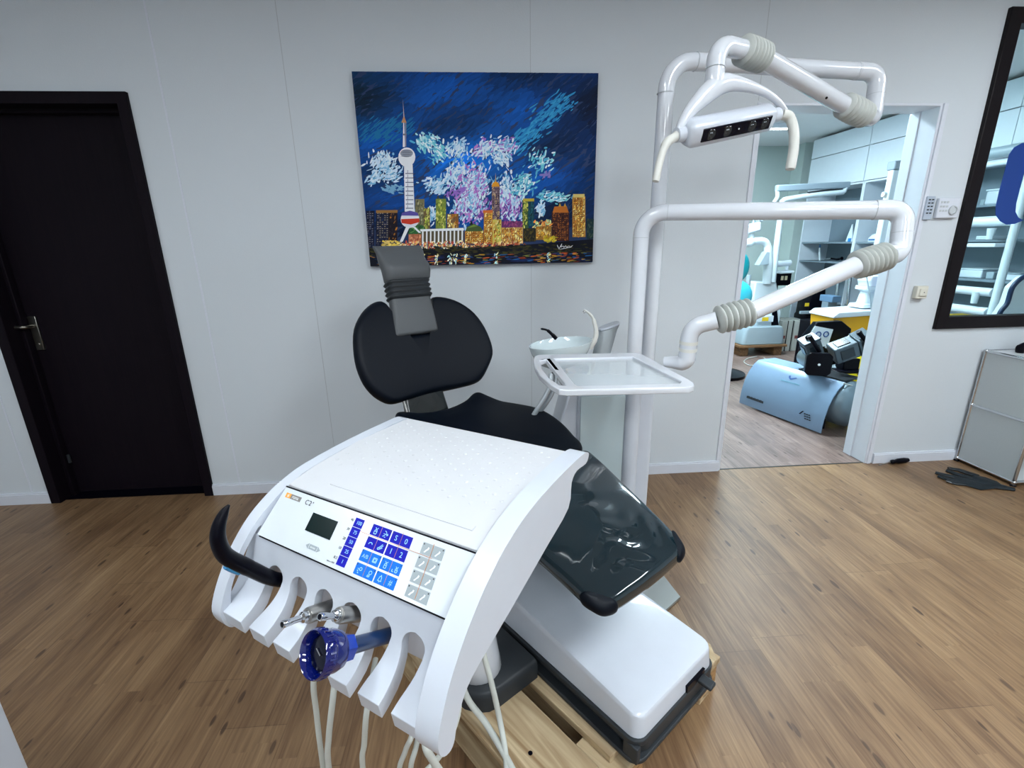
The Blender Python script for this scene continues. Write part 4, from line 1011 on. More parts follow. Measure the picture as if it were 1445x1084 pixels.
def motor(k, pa, pb, label):
    x = sl(k); a, b = DW((x, *pa)), DW((x-.004, *pb)); d_ = (b-a).normalized()
    t = T('micromotor', label, 'dental instrument', tuple(a), group='steel micromotors in the console slots')
    L = (b-a).length
    t.part('sleeve', MB().lathe([(.0122, -.03), (.0130, 0), (.0130, L*.50), (.0122, L*.53), (.0095, L*.54)], a, d_, 24), M_steel, smooth=40)
    t.part('collar', MB().lathe([(.0090, L*.52), (.0090, L*.56), (.0078, L*.565), (.0078, L*.60), (.0088, L*.605), (.0088, L*.63), (.0055, L*.66)], a, d_, 24), M_chrome, smooth=30)
    t.part('nozzle', MB().lathe([(.0050, L*.64), (.0050, L*.80), (.0056, L*.82), (.0060, L*.98), (.0054, L), (.0042, L), (.0040, L*.93)], a, d_, 20), M_chrome, smooth=30)
    t.part('bore', MB().lathe([(.0041, L*.96), (.0041, L*.985)], a, d_, 14), M_black)
    return t
motor(3, (.430, -.160), (.518, -.126), 'steel micromotor in the third slot with its nozzle over the second finger')
motor(4, (.432, -.145), (.497, -.1), 'steel micromotor in the fourth slot, right of the other micromotor')
# curing light with blue ring shield, slot 5
x5 = sl(5); a = DW((x5, .425, -.163)); b = DW((x5-.001, .503, -.117)); d_ = (b-a).normalized(); L = (b-a).length
cl = T('polymerisation_lamp', 'dark blue handpiece with a translucent blue ring in the fifth slot', 'dental instrument', tuple(a))
M_dblue = mat('dark_blue_plastic', (12, 40, 78), .3, coat=.4)
M_tblue = mat('clear_blue_plastic', (4, 20, 105), .08, coat=1, trans=.3)
cl.part('handle', MB().tube([a-d_*.03, a, lerp(a, b, .5), b], [.0115, .0118, .0115, .0120], 22), M_dblue, smooth=50)
#cl.part('neck', MB().lathe([(.0125, L), (.016, L+.002), (.017, L+.010), (.015, L+.013)], a, d_, 8), M_dblue, smooth=20)
ra = (DW((x5-.012, .562, -.086))-b).normalized()
cl.part('cup_socket', MB().lathe([(.0145, -.004), (.0185, .000), (.0195, .016), (.0215, .020)], b, ra, 6), mat('bright_blue_plastic', (8, 50, 150), .25, coat=.5), smooth=20)
cl.part('ring_shield', MB().lathe([(.020, .016), (.0255, .020), (.0285, .030), (.0285, .040), (.031, .043), (.0315, .056), (.0300, .059), (.0275, .056), (.0265, .046), (.022, .038), (.010, .036)], b, ra, 40), M_tblue, smooth=35)
cl.part('lens', MB().lathe([(.012, .037), (.0225, .042), (.0225, .0475), (.013, .049)], b, ra, 8), mat('deep_navy', (3, 6, 26), .15, spec=.3), smooth=20)
ringc = b+ra*.046
u_ = ra.cross(V((0, 0, 1))).normalized(); w_ = u_.cross(ra)
gr = MB()
for k in range(26):
    an = 2*math.pi*k/26; p = ringc+(u_*math.cos(an)+w_*math.sin(an))*.0314+ra*.003; tg = (-u_*math.sin(an)+w_*math.cos(an))
    gr.obox(p, ra*.0045, tg*.0012, (u_*math.cos(an)+w_*math.sin(an))*.0008)
cl.part('grip_ribs', gr, M_tblue)
cl.part('tip', MB().tube([ringc+ra*.0045+u_*.006+w_*.004, ringc+ra*.0045-u_*.006+w_*.0], .001, 8), M_chrome)

#==================================================================== WATER UNIT, TRAY ARM, LAMP
RD = .0275
PA = at(899, 430, Y=1.72); PB = at(919, 430, Y=1.80)
# tower: stands on the floor behind the chair
wu = T('water_unit', 'white dental water unit with basin behind the chair', 'dental unit', (.48, 1.8, 0))
TX0 = at(815, 600, Y=1.72).x
s = MB().prism(rrect(TX0+.0, PA.x-.035, 1.715, 1.93, .012, 3), lambda a, b, e: (a, b, e), 0, .80)
wu.part('tower', s, M_white, bevel=.004)
s = MB().prism([(TX0+.008, .10), (PA.x-.028, .10), (PA.x-.028, .795), (TX0+.008, .795)], lambda a, b, e: (a, e, b), 1.706, 1.716)
M_pb = mat('pale_blue_gloss', (176, 194, 200), .12, coat=1, noise=.05, nscale=3)
wu.part('front_panel', s, M_pb, bevel=.003, label='glossy pale blue front panel')
# flared side wing to the left
s = MB().prism([(TX0, .80), (TX0, .0), (TX0-.20, .0), (TX0-.20, .50), (TX0-.035, .78)], lambda a, b, e: (a, e, b), 1.735, 1.90)
s = MB().prism([(TX0+.001, .80), (TX0+.001, .0), (TX0-.06, .0), (TX0-.085, .60), (TX0-.035, .80)], lambda a, b, e: (a, e, b), 1.735, 1.90)
wu.part('side_wing', s, M_white, bevel=.008)
# column cover with the two pipe tubes going through
s = MB().prism(rrect(PA.x-.026, PA.x+.036, 1.690, 1.752, .03, 5), lambda a, b, e: (a, b, e), 0, .90); wu.part('column_cover', s, M_white, smooth=40)
s = MB().prism(rrect(PA.x+.01, PB.x+.03, 1.762, 1.84, .02, 4), lambda a, b, e: (a, b, e), 0, .90); wu.part('column_cover', s, M_white, smooth=40)
# top shelf + basin
BC = at(791, 484, Y=1.80); BC = V((BC.x, 1.80, .985))
s = MB()
prof = [(.018, -.098), (.040, -.094), (.070, -.078), (.094, -.050), (.106, -.024), (.113, .0), (.1135, .004), (.109, .004), (.101, -.016), (.078, -.034), (.03, -.046), (.001, -.050)]
n = 40; rings = []
for r_, h_ in prof:
    rings.append([V((BC.x+r_*1.10*math.cos(2*math.pi*k/n), BC.y+r_*.95*math.sin(2*math.pi*k/n), BC.z+h_+.012*math.cos(2*math.pi*k/n)*(r_/.11))) for k in range(n)])
s.loft(rings); basin = wu.part('basin', s, mat('basin_glass', (204, 218, 222), .05, coat=1, noise=.01), smooth=50, label='pale glass spittoon basin')
q_ = BC+V((0.0, 0, -.105)); s = MB().lathe([(.026, 0), (.034, -.012), (.030, -.03), (.015, -.034)], q_, (0, 0, 1), 20); wu.part('basin_knob', s, M_black)
# neck arm of the basin to the tower
s = MB().tube(spline([q_+V((0, 0, -.02)), q_+V((.03, .0, -.06)), V((TX0+.05, 1.82, .80))], 6), .018, 14); wu.part('basin_neck', s, mat('tube_silver', (176, 184, 190), .3, metal=.35))
s = MB().prism(rrect(TX0-.0, PA.x-.04, 1.735, 1.90, .03, 4), lambda a, b, e: (a, b, e), .80, .83); wu.part('top_cover', s, M_white, bevel=.006)
# riser behind basin: rounded upright console and faucet
ca_ = at(856, 462, Y=1.84); cb_ = at(852, 498, Y=1.84)
s = MB(); rg = []
for z_, sx_, w0, sl_ in ((.83, -.006, .036, 0), (.93, .0, .034, .05), (1.015, .018, .038, .25), (1.035, .026, .040, .33)):
    cx_ = at(850, 500, Y=1.84).x+sx_; rg.append([(cx_+x, 1.85+y, z_+sl_*x) for x, y in rrect(-w0, w0, -.03, .035, .025, 5)])
s.loft(rg); wu.part('riser', s, M_grey and mat('riser_silver', (178, 186, 190), .25, metal=.3), smooth=45, bevel=.003, label='silver grey riser behind the basin')
s = MB(); rg2 = [[(p[0], p[1], p[2]+dz) for p in rg[-1]] for dz in (.0005, .010)]; s.loft(rg2); wu.part('riser_cap', s, M_white, bevel=.003)
s = MB().tube(spline([at(832, 492, Y=1.78), at(840, 478, Y=1.78), at(841, 466, Y=1.785), at(837, 450, Y=1.79), at(831, 442, Y=1.79), at(824, 438, Y=1.79)], 6), [.011]*6+[.0095]*6+[.008]*6+[.0055]*6+[.0045]*7, 14); wu.part('faucet', s, M_cream, smooth=60, label='curved cream water spout')
s = MB().tube([at(826, 439, Y=1.789), at(823, 441, Y=1.789)], .005, 10); wu.part('spout_tip', s, M_chrome)
s = MB().tube(spline([at(785, 478, Y=1.76), at(779, 472, Y=1.76), at(772, 466, Y=1.76), at(763, 464, Y=1.76)], 6), [.0075]*6+[.006]*6+[.004]*6+[.002], 10); wu.part('bowl_spout', s, M_black, smooth=60, label='small curved black spout over the basin')
# holders and suction tubes below the basin
for pts_, r_ in (([(778, 528, 1.76), (776, 545, 1.74), (768, 562, 1.73), (758, 578, 1.72), (745, 600, 1.72)], .010), ([(785, 530, 1.78), (781, 550, 1.76), (770, 570, 1.75), (752, 592, 1.75)], .009), ([(795, 535, 1.80), (797, 560, 1.80), (795, 590, 1.8), (793, 640, 1.8)], .006), ([(800, 540, 1.80), (803, 560, 1.80), (801, 600, 1.8), (800, 650, 1.8)], .005)):
    s = MB().tube(spline([at(x, y, Y=Y) for x, y, Y in pts_], 6), r_, 12); wu.part('suction_tube', s, mat('tube_silver', (176, 184, 190), .3, metal=.35), smooth=60)
s = MB().tube(spline([at(783, 520, Y=1.77), at(790, 530, Y=1.77), at(797, 540, Y=1.77), at(800, 548, Y=1.77)], 4), .012, 10); wu.part('tube_clamp', s, M_black)

# tray arm
ta = T('tray_arm', 'jointed white tube arm carrying the glass instrument tray', 'tray arm', (PA.x, 1.72, .9))
EL = at(1276, 296, Y=1.42); ZA = at(912, 300, Y=1.72).z
pa0 = V((PA.x, 1.72, .901)); pa1 = V((PA.x, 1.72, ZA)); pa2 = V((EL.x, 1.42, EL.z-.0)); pa2.z = (ZA+EL.z)/2-.0; 
pa2 = V((EL.x, 1.42, EL.z))
GA1 = at(1252, 361, Y=1.37); GA0 = at(1207, 375, Y=1.36)
GB1 = at(1060, 440, Y=1.34); GB0 = at(1012, 452, Y=1.34)
ELB = V((pa2.x-.004, 1.40, pa2.z-.125))
path = arcpath([pa0, pa1, lerp(pa1, pa2, .905)], [.075], 10)
ta.part('post', MB().tube(path[:1]+[lerp(pa0, pa1, .5)]+path[1:], RD, 28), M_enamel, smooth=60)
q_ = arcpath([lerp(pa1, pa2, .90), pa2, ELB, GA1], [.062, .062], 10)
ta.part('elbow', MB().tube(q_, RD*1.05, 28), M_enamel, smooth=60)
for c_, d_ in ((pa0+V((0, 0, ZA-.901-.085)), V((0, 0, 1))), (lerp(pa1, pa2, .11), (pa2-pa1).normalized()), (lerp(pa1, pa2, .90), (pa2-pa1).normalized()), (lerp(pa2, ELB, .52), (ELB-pa2).normalized())):
    ta.part('joint_ring', MB().lathe([(RD*1.06, 0), (RD*1.06, .002)], c_, d_, 28), M_seam)
ta.part('gaiter', gaiter(MB(), [GA1, (GA1+GA0)/2, GA0], RD+.001, .013, 7, bulge=.002), M_gaiter, smooth=60)
ta.part('spring_arm', MB().tube([GA0, GB1], RD, 28), M_enamel, smooth=60)
ta.part('arm_seam', MB().tube([lerp(GA0, GB1, .02)+V((0, -.024, -.013)), lerp(GA0, GB1, .98)+V((0, -.024, -.013))], .0012, 6), M_seam)
ta.part('gaiter', gaiter(MB(), [GB1, (GB1+GB0)/2, GB0], RD+.001, .013, 6, bulge=.002), M_gaiter, smooth=60)
TZ = .98
TB = at(980, 462, Y=1.36); TBV = V((TB.x-.008, 1.37, TB.z))
TD = V((TBV.x+.0, 1.375, 1.012)); TE = V((at(940, 520, Z=TZ).x-.0, 1.415, .998))
q_ = arcpath([GB0, TBV, TD], [.05], 10)
ta.part('lower_elbow', MB().tube(q_+[], RD*.93, 28), M_enamel, smooth=60)
q_ = arcpath([lerp(TD, TBV, .3), TD+V((0, 0, -.010)), TE], [.03], 8)
ta.part('tray_bracket', MB().tube(q_, [RD*.93]*(len(q_)-2)+[.024, .016], 28), M_enamel, smooth=60)
for z_ in (1.040, 1.062): ta.part('joint_ring', MB().lathe([(RD*.97, 0), (RD*.97, .010)], lerp(TD, TBV, (z_-TD.z)/(TBV.z-TD.z)), TBV-TD, 28), M_cream)
# tray
tp_ = [at(x, y, Z=TZ) for x, y in ((754, 503), (905, 500), (980, 541), (795, 553))]
xl, xr = .205, .592
yb, yf = 1.61, 1.205
outer = [(.196, 1.605), (.21, 1.617), (.55, 1.603), (.567, 1.598), (.60, 1.25), (.596, 1.236), (.585, 1.230), (.232, 1.192), (.218, 1.197), (.205, 1.26), (.192, 1.38), (.188, 1.50)]
inner = [(.285, 1.575), (.545, 1.565), (.566, 1.262), (.300, 1.236)]
def tpx(l): return [tuple(at(x, y, Z=TZ+.006).xy) for x, y in l]
outer = tpx([(752.5, 508), (753.5, 503), (760, 500.5), (790, 499.8), (893, 497.8), (903, 498.5), (909, 501), (974, 536.5), (979, 540), (979.5, 544), (973, 546.5), (800, 550.5), (789, 549.5), (777, 542.5), (761, 528.5), (755, 518)])
handle_hole = tpx([(762, 509), (770.5, 507), (797, 540), (797.5, 544), (790, 543.5), (776, 534), (765.5, 521)])
inner = tpx([(782, 506), (893, 503.5), (961, 538), (958, 541), (816, 544.5), (812, 542)])
s = MB().prism(outer, lambda a, b, e: (a, b, e), TZ-.012, TZ+.006, [inner, handle_hole])
ta.part('tray_frame', s, M_enamel, bevel=.003, label='white tray frame with a grip opening on the left')
s = MB().prism(tpx([(780, 505), (895, 502.5), (963, 538), (959, 542), (815, 545.5), (810, 542)]), lambda a, b, e: (a, b, e), TZ-.005, TZ-.001)
M_tglass = mat('tray_glass', (226, 236, 242), .04, coat=1, alpha=.5)
ta.part('tray_glass', s, M_tglass, label='clear glass tray plate')

# operating lamp
la = T('operating_lamp', 'white operating lamp on a jointed tube arm in front of the doorway', 'operating lamp', (PB.x, 1.80, .9))
zt_ = at(948, 85, Y=1.80).z
lb0 = V((PB.x, 1.80, .901)); lb1 = V((PB.x+.002, 1.80, zt_)); e2 = at(1240, 102, Y=1.86); lb2 = V((e2.x, 1.86, e2.z))
path = arcpath([lb0, lb1, lerp(lb1, lb2, .885)], [.085], 10)
la.part('post', MB().tube(path[:1]+[lerp(lb0, lb1, .5)]+path[1:], RD*1.0, 28), M_enamel, smooth=60)
G1a = at(1222, 164, Y=1.80); G1b = at(1190, 148, Y=1.76)
G2a = at(1078, 82, Y=1.60); G2b = at(1047, 70, Y=1.56)
lb3 = at(1231, 168, Y=1.83)
q_ = arcpath([lerp(lb1, lb2, .88), lb2, lb3, G1a], [.06, .05], 10)
la.part('elbow', MB().tube(q_, RD*1.05, 28), M_enamel, smooth=60)
for c_, d_ in ((lb0+V((0, 0, zt_-.901-.10)), V((0, 0, 1))), (lerp(lb1, lb2, .12), lb2-lb1), (lerp(lb1, lb2, .885), lb2-lb1), (lerp(lb2, lb3, .5), lb3-lb2)):
    la.part('joint_ring', MB().lathe([(RD*1.06, 0), (RD*1.06, .002)], c_, d_, 28), M_seam)
la.part('gaiter', gaiter(MB(), [G1a, (G1a+G1b)/2, G1b], RD+.003, .010, 7, bulge=.003), M_gaiter, smooth=60)
la.part('spring_arm', MB().tube([G1b, G2a], RD, 28), M_enamel, smooth=60)
la.part('screw', MB().lathe([(.004, 0), (.004, .003)], lerp(G1b, G2a, .28)+V((0, -.020, -.019)), (0, -.7, -.7), 8), M_black)
la.part('gaiter', gaiter(MB(), [G2a, (G2a+G2b)/2, G2b], RD+.003, .011, 7, bulge=.002), M_gaiter, smooth=60)
L1 = at(1013, 66, Y=1.52); L2 = at(1008, 118, Y=1.50); 
L1 = V((L2.x+.004, 1.515, at(1010, 62, Y=1.515).z)); 
q_ = arcpath([G2b, L1, L2+V((0, 0, -.012))], [.055], 10)
la.part('lamp_elbow', MB().tube(q_, RD*.95, 28), M_enamel, smooth=60)
la.part('joint_ring', MB().lathe([(RD*1.0, 0), (RD*1.0, .002)], lerp(L1, L2, .62), L2-L1, 28), M_seam)
# yoke arch
YL = at(958, 190, Y=1.47); YR = at(1106, 160, Y=1.56); ax = (YR-YL).normalized(); Wd = (YR-YL).length
def yk(t, h): return lerp(YL, YR, t)+V((0, 0, h))
pth = [(-.01, .0), (.02, .028), (.09, .058), (.18, .082), (.27, .102), (.36, .111), (.48, .106), (.65, .087), (.80, .064), (.92, .036), (1.0, .008)]
s = MB(); s.tube(spline([yk(t, h*1.0) for t, h in pth], 5), [(.009+.020*math.exp(-((i/50-.42)/.26)**2), .011+.015*math.exp(-((i/50-.40)/.25)**2)) for i in range(51)], 20, up0=(0, 0, 1)); la.part('yoke', s, M_enamel, smooth=70)
s = MB().lathe([(.0264, 0), (.0268, .010), (.0275, .030), (.026, .040)], lerp(L2, L1, .30), L2-L1, 24); la.part('yoke_hub', s, M_enamel)
# head body
HC0 = lerp(YL, YR, .045); HC1 = lerp(YL, YR, .87)
upv = V((0, 0, 1)); fr_ = ax.cross(upv).normalized(); fr_ = -fr_ if fr_.y > 0 else fr_
fd = (fr_*.86+V((0, 0, -.5))).normalized(); ud = fd.cross(ax).normalized(); ud = ud if ud.z > 0 else -ud
def hsec(c, k):
    P_ = []
    for x, y in smooth_outline([(.034, -.026), (.036, .020), (.020, .034), (-.010, .036), (-.030, .024), (-.034, -.010), (-.020, -.034), (.015, -.036)], 3): P_.append(c+fd*x*k+ud*y*k)
    return P_
s = MB(); s.loft([hsec(HC0, .55), hsec(HC0+ax*.006, .85), hsec(HC0+ax*.016, 1.0), hsec(HC1-ax*.016, .95), hsec(HC1-ax*.006, .8), hsec(HC1, .5)]); la.part('lamp_head', s, M_white, smooth=50, label='white bar shaped lamp head')
cf = lerp(HC0, HC1, .515)+fd*.0365; hl = (HC1-HC0).length*.39
s = MB().obox(cf, ax*hl, ud*.0185, fd*.0025); wnd = la.part('lamp_window', s, mat('lamp_window_dark', (5, 8, 22), .1, spec=.3), bevel=.002, label='dark window with four light cells')
for t_ in (-.76, -.30, .42, .80):
    s = MB().lathe([(.015, 0), (.014, .001), (.006, .0012), (.005, .0022), (.001, .0024)], cf+ax*hl*t_+fd*.0024, fd, 20); la.part('light_cell', s, mat('cell_dark', (26, 40, 48), .1, coat=1), parent=wnd)
s = MB().lathe([(.0022, 0), (.0022, .0015)], cf+ax*hl*.04+fd*.0024, fd, 8); la.part('sensor', s, M_wink, parent=wnd)
# end collars and handles
for c_, d_, nm in ((YL, -ax, 0), (YR, ax, 1)):
    cc = HC0 if nm == 0 else HC1
    s = MB().lathe([(.020, -.01), (.021, .004), (.020, .006), (.021, .010), (.020, .030)], cc-d_*.004, d_, 24); la.part('end_collar', s, M_white, smooth=30)
h0 = YL-ax*.012
s = MB().tube(spline([h0+ax*.024, h0+ax*.002+V((0, 0, -.004)), at(940, 203, Y=1.44), at(931, 228, Y=1.43), at(925, 256, Y=1.42)], 7), [.0145]*8+[.0125]*8+[.0105]*12+[.0095], 16); la.part('grip_handle', s, M_cream, smooth=60)
s = MB().tube(spline([YR-ax*.01, at(1114, 166, Y=1.56), at(1120, 185, Y=1.55), at(1120, 210, Y=1.54), at(1115, 239, Y=1.53)], 7), [.0155]*8+[.0145]*20+[.013], 16); la.part('grip_handle', s, M_cream, smooth=60)

# metal floor plate joining chair and unit
s = MB().prism([(.20, .31), (.56, .318), (.64, .47), (.20, .47)], lambda a, b, e: tuple(CW(a, b, e)), .001, .014)
single('metal_floor_plate', s, mat('plate_grey', (150, 154, 152), .35, metal=.5), 'flat grey metal plate on the floor right of the pallet', 'plate', bevel=.002)

#==================================================================== STOREROOM
exec_storeroom = True
M_shelf = mat('shelf_white', (205, 216, 226), .4); M_shin = mat('cabinet_grey', (112, 128, 140), .55)
M_teal = mat('teal_vinyl', (10, 140, 150), .35); M_pale = mat('pale_unit_white', (206, 220, 228), .3, coat=.4); M_pale2 = mat('pale_unit_grey', (150, 166, 176), .35)
FX = 4.0*KF; BX = FX+.40
zrow = [0.0, .62, 1.03, 1.325, 1.60, 1.925]
def module(y0, y1, label, shelves, splits=()):
    y0 *= KF; y1 *= KF; shelves = [kz(z) if z > .7 else z for z in shelves]; ZT_ = kz(2.47)
    t = T('storage_cabinet', label, 'cabinet', (FX, (y0+y1)/2, 0), group=None)
    c = MB()
    for y in (y0, y1-.018): c.box(FX, BX, y, y+.018, 0, ZT_)
    c.box(FX, BX, y0, y1, ZT_-.018, ZT_); c.box(FX+.01, BX, y0, y1, .0, .08); c.box(BX-.012, BX, y0, y1, 0, ZT_-.01)
    t.part('carcass', c, [M_shelf], smooth=0)
    c = MB().box(BX-.016, BX-.0125, y0+.019, y1-.019, .09, kz(1.93))
    t.part('back_panel', c, M_shin, smooth=0)
    for z in shelves: t.part('shelf', MB().box(FX+.012, BX-.017, y0+.0185, y1-.0185, z-.018, z), M_shin, smooth=0)
    t.part('shelf', MB().box(FX, BX-.017, y0+.0185, y1-.0185, kz(1.925)-.02, kz(1.925)), M_shelf, smooth=0)
    ys_ = [y0]+[q*KF for q in splits]+[y1]
    for ya, yb_ in zip(ys_, ys_[1:]):
        for z0, z1 in ((1.928, 2.258), (2.264, 2.466)): t.part('door', MB().box(FX-.018, FX-.001, ya+.002, yb_-.002, kz(z0), kz(z1)), M_shelf, bevel=.002)
    return t
module(4.99, 5.86, 'storage cabinet farthest from the doorway with blue-lit open shelves', [1.11, 1.325, .62])
module(4.45, 4.985, 'narrow storage cabinet seen just left of the doorway edge', [1.325, 1.03, .62])
module(2.74, 4.445, 'wide storage cabinet with open shelves seen through the window', [1.60, 1.335, 1.03, .62], (3.6,))
luminaire(at(1130, 172, Z=SZ-.03).x-.28, 5.62, .30, .05, SZ, 14, 'fluorescent ceiling light inside the storeroom', colr=(.74, .92, 1))
luminaire(2.4, 5.0, .6, .16, SZ, 112, 'unseen fill light added deep in the storeroom, left of the doorway view', colr=(.74, .92, 1))  # hidden lamp added to brighten the far wall and cabinets
luminaire(2.1, 3.55, .6, .16, SZ, 66, 'unseen fill light added just inside the doorway', colr=(.74, .92, 1))  # added lamp hidden by the door header, placed to light the jamb

# items on the open shelves
def shp(x, y, X=4.12): return at(x, y, X=X*KF)
q_ = shp(1155, 380); q_.z = kz(1.11)+.001
t = T('toothbrush_handle', 'white and blue upright handle on the lower shelf of the farthest cabinet', 'tool', tuple(q_))
t.part('stem', MB().tube([q_, q_+V((0, .03, .09)), q_+V((0, .04, .16))], [.012, .012, .009], 10), M_pale)
t.part('blue_cap', MB().tube([q_+V((0, .04, .161)), q_+V((0, .048, .20))], [.009, .006], 10), mat('cap_blue', (40, 130, 200), .4))
q_ = shp(1180, 372, 4.16); q_.z = kz(1.11)+.001
t = T('black_clamp', 'black clamp lying on the lower shelf of the farthest cabinet', 'clamp', tuple(q_))
t.part('body', MB().tube(spline([q_+V((0, .10, .03)), q_+V((0, 0, .02)), q_+V((0, -.08, .035))], 5), [.012]*5+[.014]*5+[.022], 10), M_black)
t.part('pin', MB().tube([q_+V((0, .10, .03)), q_+V((-.02, .19, .012))], .006, 8), M_chrome)
q_ = shp(1198, 340, 4.1); q_.z = kz(1.325)+.001
t = T('folded_stand', 'white triangular stand with a blue foot on the upper shelf of the farthest cabinet', 'stand', tuple(q_))
t.part('panel', MB().prism([(-.05, 0), (.06, 0), (.0, .20)], lambda a, b, e: (q_.x+e, q_.y+a, q_.z+b), 0, .02), M_pale, bevel=.003)
t.part('foot', MB().box(q_.x-.01, q_.x+.04, q_.y-.03, q_.y+.01, q_.z+.0, q_.z+.04), mat('cap_blue', (40, 130, 200)))
def box_item(name, label, x, y, z, sx, sy, sz, m, cat='box', lid=None, rz=0, group=None):
    t = T(name, label, cat, (x, y, z), rz, world=False, group=group)
    t.part('body', MB().box(-sx/2, sx/2, -sy/2, sy/2, 0, sz), m, bevel=min(sx, sy, sz)*.12)
    if lid: t.part('lid', MB().box(-sx/2-.004, sx/2+.004, -sy/2-.004, sy/2+.004, sz+.0005, sz+.012), lid, bevel=.002)
    return t
def padcase(q_, label, w_=.24, d_=.16, h_=.09):
    t = T('white_device', label, 'device', tuple(q_))
    s = MB(); s.loft([[(q_.x+x, q_.y+y, q_.z+z) for x, y in rrect(-d_/2+i, d_/2-i, -w_/2+i, w_/2-i, .03, 4)] for z, i in ((0, 0), (h_*.4, 0), (h_*.8, .02), (h_, .045))]); t.part('shell', s, M_pale, smooth=50)
    t.part('blue_band', MB().box(q_.x-d_/2-.003, q_.x-d_/2+.002, q_.y-w_*.38, q_.y+w_*.38, q_.z+.012, q_.z+.028), mat('band_blue', (40, 90, 150), .4)); return t
q_ = shp(1224, 339, 4.12); q_.z = kz(1.325)+.001; q_.y = 4.76*KF; padcase(q_, 'rounded white device with a blue band on the shelf of the narrow cabinet')
# long white poles with turquoise caps
for i, (x, y0, y1) in enumerate(((1183, 397, 436), (1200, 389, 432))):
    a = at(x, y0, X=4.2); b = at(x-5, y1+2, X=4.2)
    t = T('suction_stand', ['chrome pole with a turquoise cap, left one of two leaning by the cabinets', 'chrome pole with a turquoise cap, right one of two leaning by the cabinets'][i], 'pole', (b.x, b.y, 0), group='chrome poles with turquoise caps')
    t.part('pole', MB().tube([V((b.x, b.y, .02)), b, a], .017, 12), M_chrome)
    t.part('cap', MB().tube([lerp(a, b, .04)-V((0, 0, .0)), a+V((0, 0, .10))], [.036, .040], 14), mat('cap_turquoise', (20, 150, 150), .35), bevel=.003)
    t.part('foot', MB().lathe([(.06, 0), (.06, .02), (.02, .03)], (b.x, b.y, 0), (0, 0, 1), 16), M_black)

# black appliance with a yellow sticker
q_ = at(1143, 440, Y=5.3); fl0 = at(1141, 452, Z=0)
bxs = V((3.62, 5.15, 0))
CT = at(1124, 453, Y=5.62).z; AY = 5.78
bp_ = at(1141, 447, Y=AY)
t = T('black_appliance', 'black machine with a small yellow sticker standing on the striped cartons', 'appliance', (bp_.x, AY, CT+.003))
s = MB(); s.loft([[(bp_.x+x, AY+y, CT+.003+z) for x, y in rrect(-w_, w_, -.12, .12, .03, 4)] for z, w_ in ((0, .13), (.05, .13), (.07, .115), (.20, .11), (.36, .095), (.40, .08))]); t.part('housing', s, M_black, bevel=.004)
st = at(1138, 430, Y=AY-.122); t.part('sticker', MB().box(st.x-.02, st.x+.03, AY-.128, AY-.1205, st.z-.02, st.z+.02), mat('sticker_yellow', (222, 190, 40), .5))
st = at(1138, 441, Y=AY-.13); t.part('tray', MB().box(st.x-.09, st.x+.09, AY-.16, AY-.121, st.z-.015, st.z+.02), M_pale2, bevel=.004)
q0 = at(1158, 446, Y=4.9)
t = T('floor_motor', 'small grey motor with a blue eye on a black base beside the black machine', 'motor', (q0.x, 4.9, 0))
t.part('base', MB().box(q0.x-.16, q0.x+.14, 4.82, 5.0, 0, q0.z-.04), M_black, bevel=.01)
t.part('drum', MB().lathe([(.04, -.07), (.055, -.06), (.055, .05), (.035, .06)], (q0.x-.02, 4.9, q0.z+.02), (.8, -.6, 0), 18), M_pale2)
t.part('eye', MB().lathe([(.02, 0), (.018, .004)], V((q0.x-.02, 4.9, q0.z+.02))+V((.8, -.6, 0)).normalized()*.06, (.8, -.6, 0), 12), mat('cap_blue', (40, 130, 200)))
q0 = at(1172, 418, X=3.9)
t = T('instrument_box', 'pale box with a blue front standing by the chrome poles', 'box', tuple(q0)); t.root.location = (q0.x, q0.y, 0)
t.off = V((q0.x, q0.y, 0))
t.part('stand', MB().box(q0.x-.05, q0.x+.05, q0.y-.05, q0.y+.05, 0, q0.z-.06), M_shin); t.part('body', MB().box(q0.x-.05, q0.x+.05, q0.y-.10, q0.y+.10, q0.z-.0595, q0.z+.01), mat('blue_box', (90, 120, 150), .4), bevel=.006)

# cardboard boxes with black stripes
def carton(px0, px1, py0, py1, Y, label, stripes=True, m=None):
    a = at(px0, py1, Z=0); 
    a = at((px0+px1)/2, py1, Z=0); Y = min(a.y, 5.62); a = at((px0+px1)/2, py1, Y=Y)
    tl = at(px0, py0, Y=Y); br = at(px1, py0, Y=Y); w_ = br.x-tl.x; h_ = tl.z
    t = T('carton', label, 'carton', (a.x, Y+.15, 0), group=None)
    t.part('box', MB().box(tl.x, br.x, Y, Y+.30, 0, h_), m or mat('carton_grey', (176, 178, 172), .8), bevel=.004)
    if stripes:
        for k in (.42, .86): t.part('tape', MB().box(tl.x+w_*k, tl.x+w_*(k+.07), Y-.002, Y+.3, 0.002, h_+.001), M_black)
        t.part('mark', MB().box(tl.x+w_*.10, tl.x+w_*.36, Y-.002, Y-.0003, h_*.42, h_*.52), mat('mark_red', (120, 60, 60), .7))
    return t
carton(1105, 1122, 453, 488, 5, 'pale striped carton on the floor, left one of two behind the base')
carton(1123, 1139, 453, 487, 5, 'pale striped carton on the floor, right one of two', True)

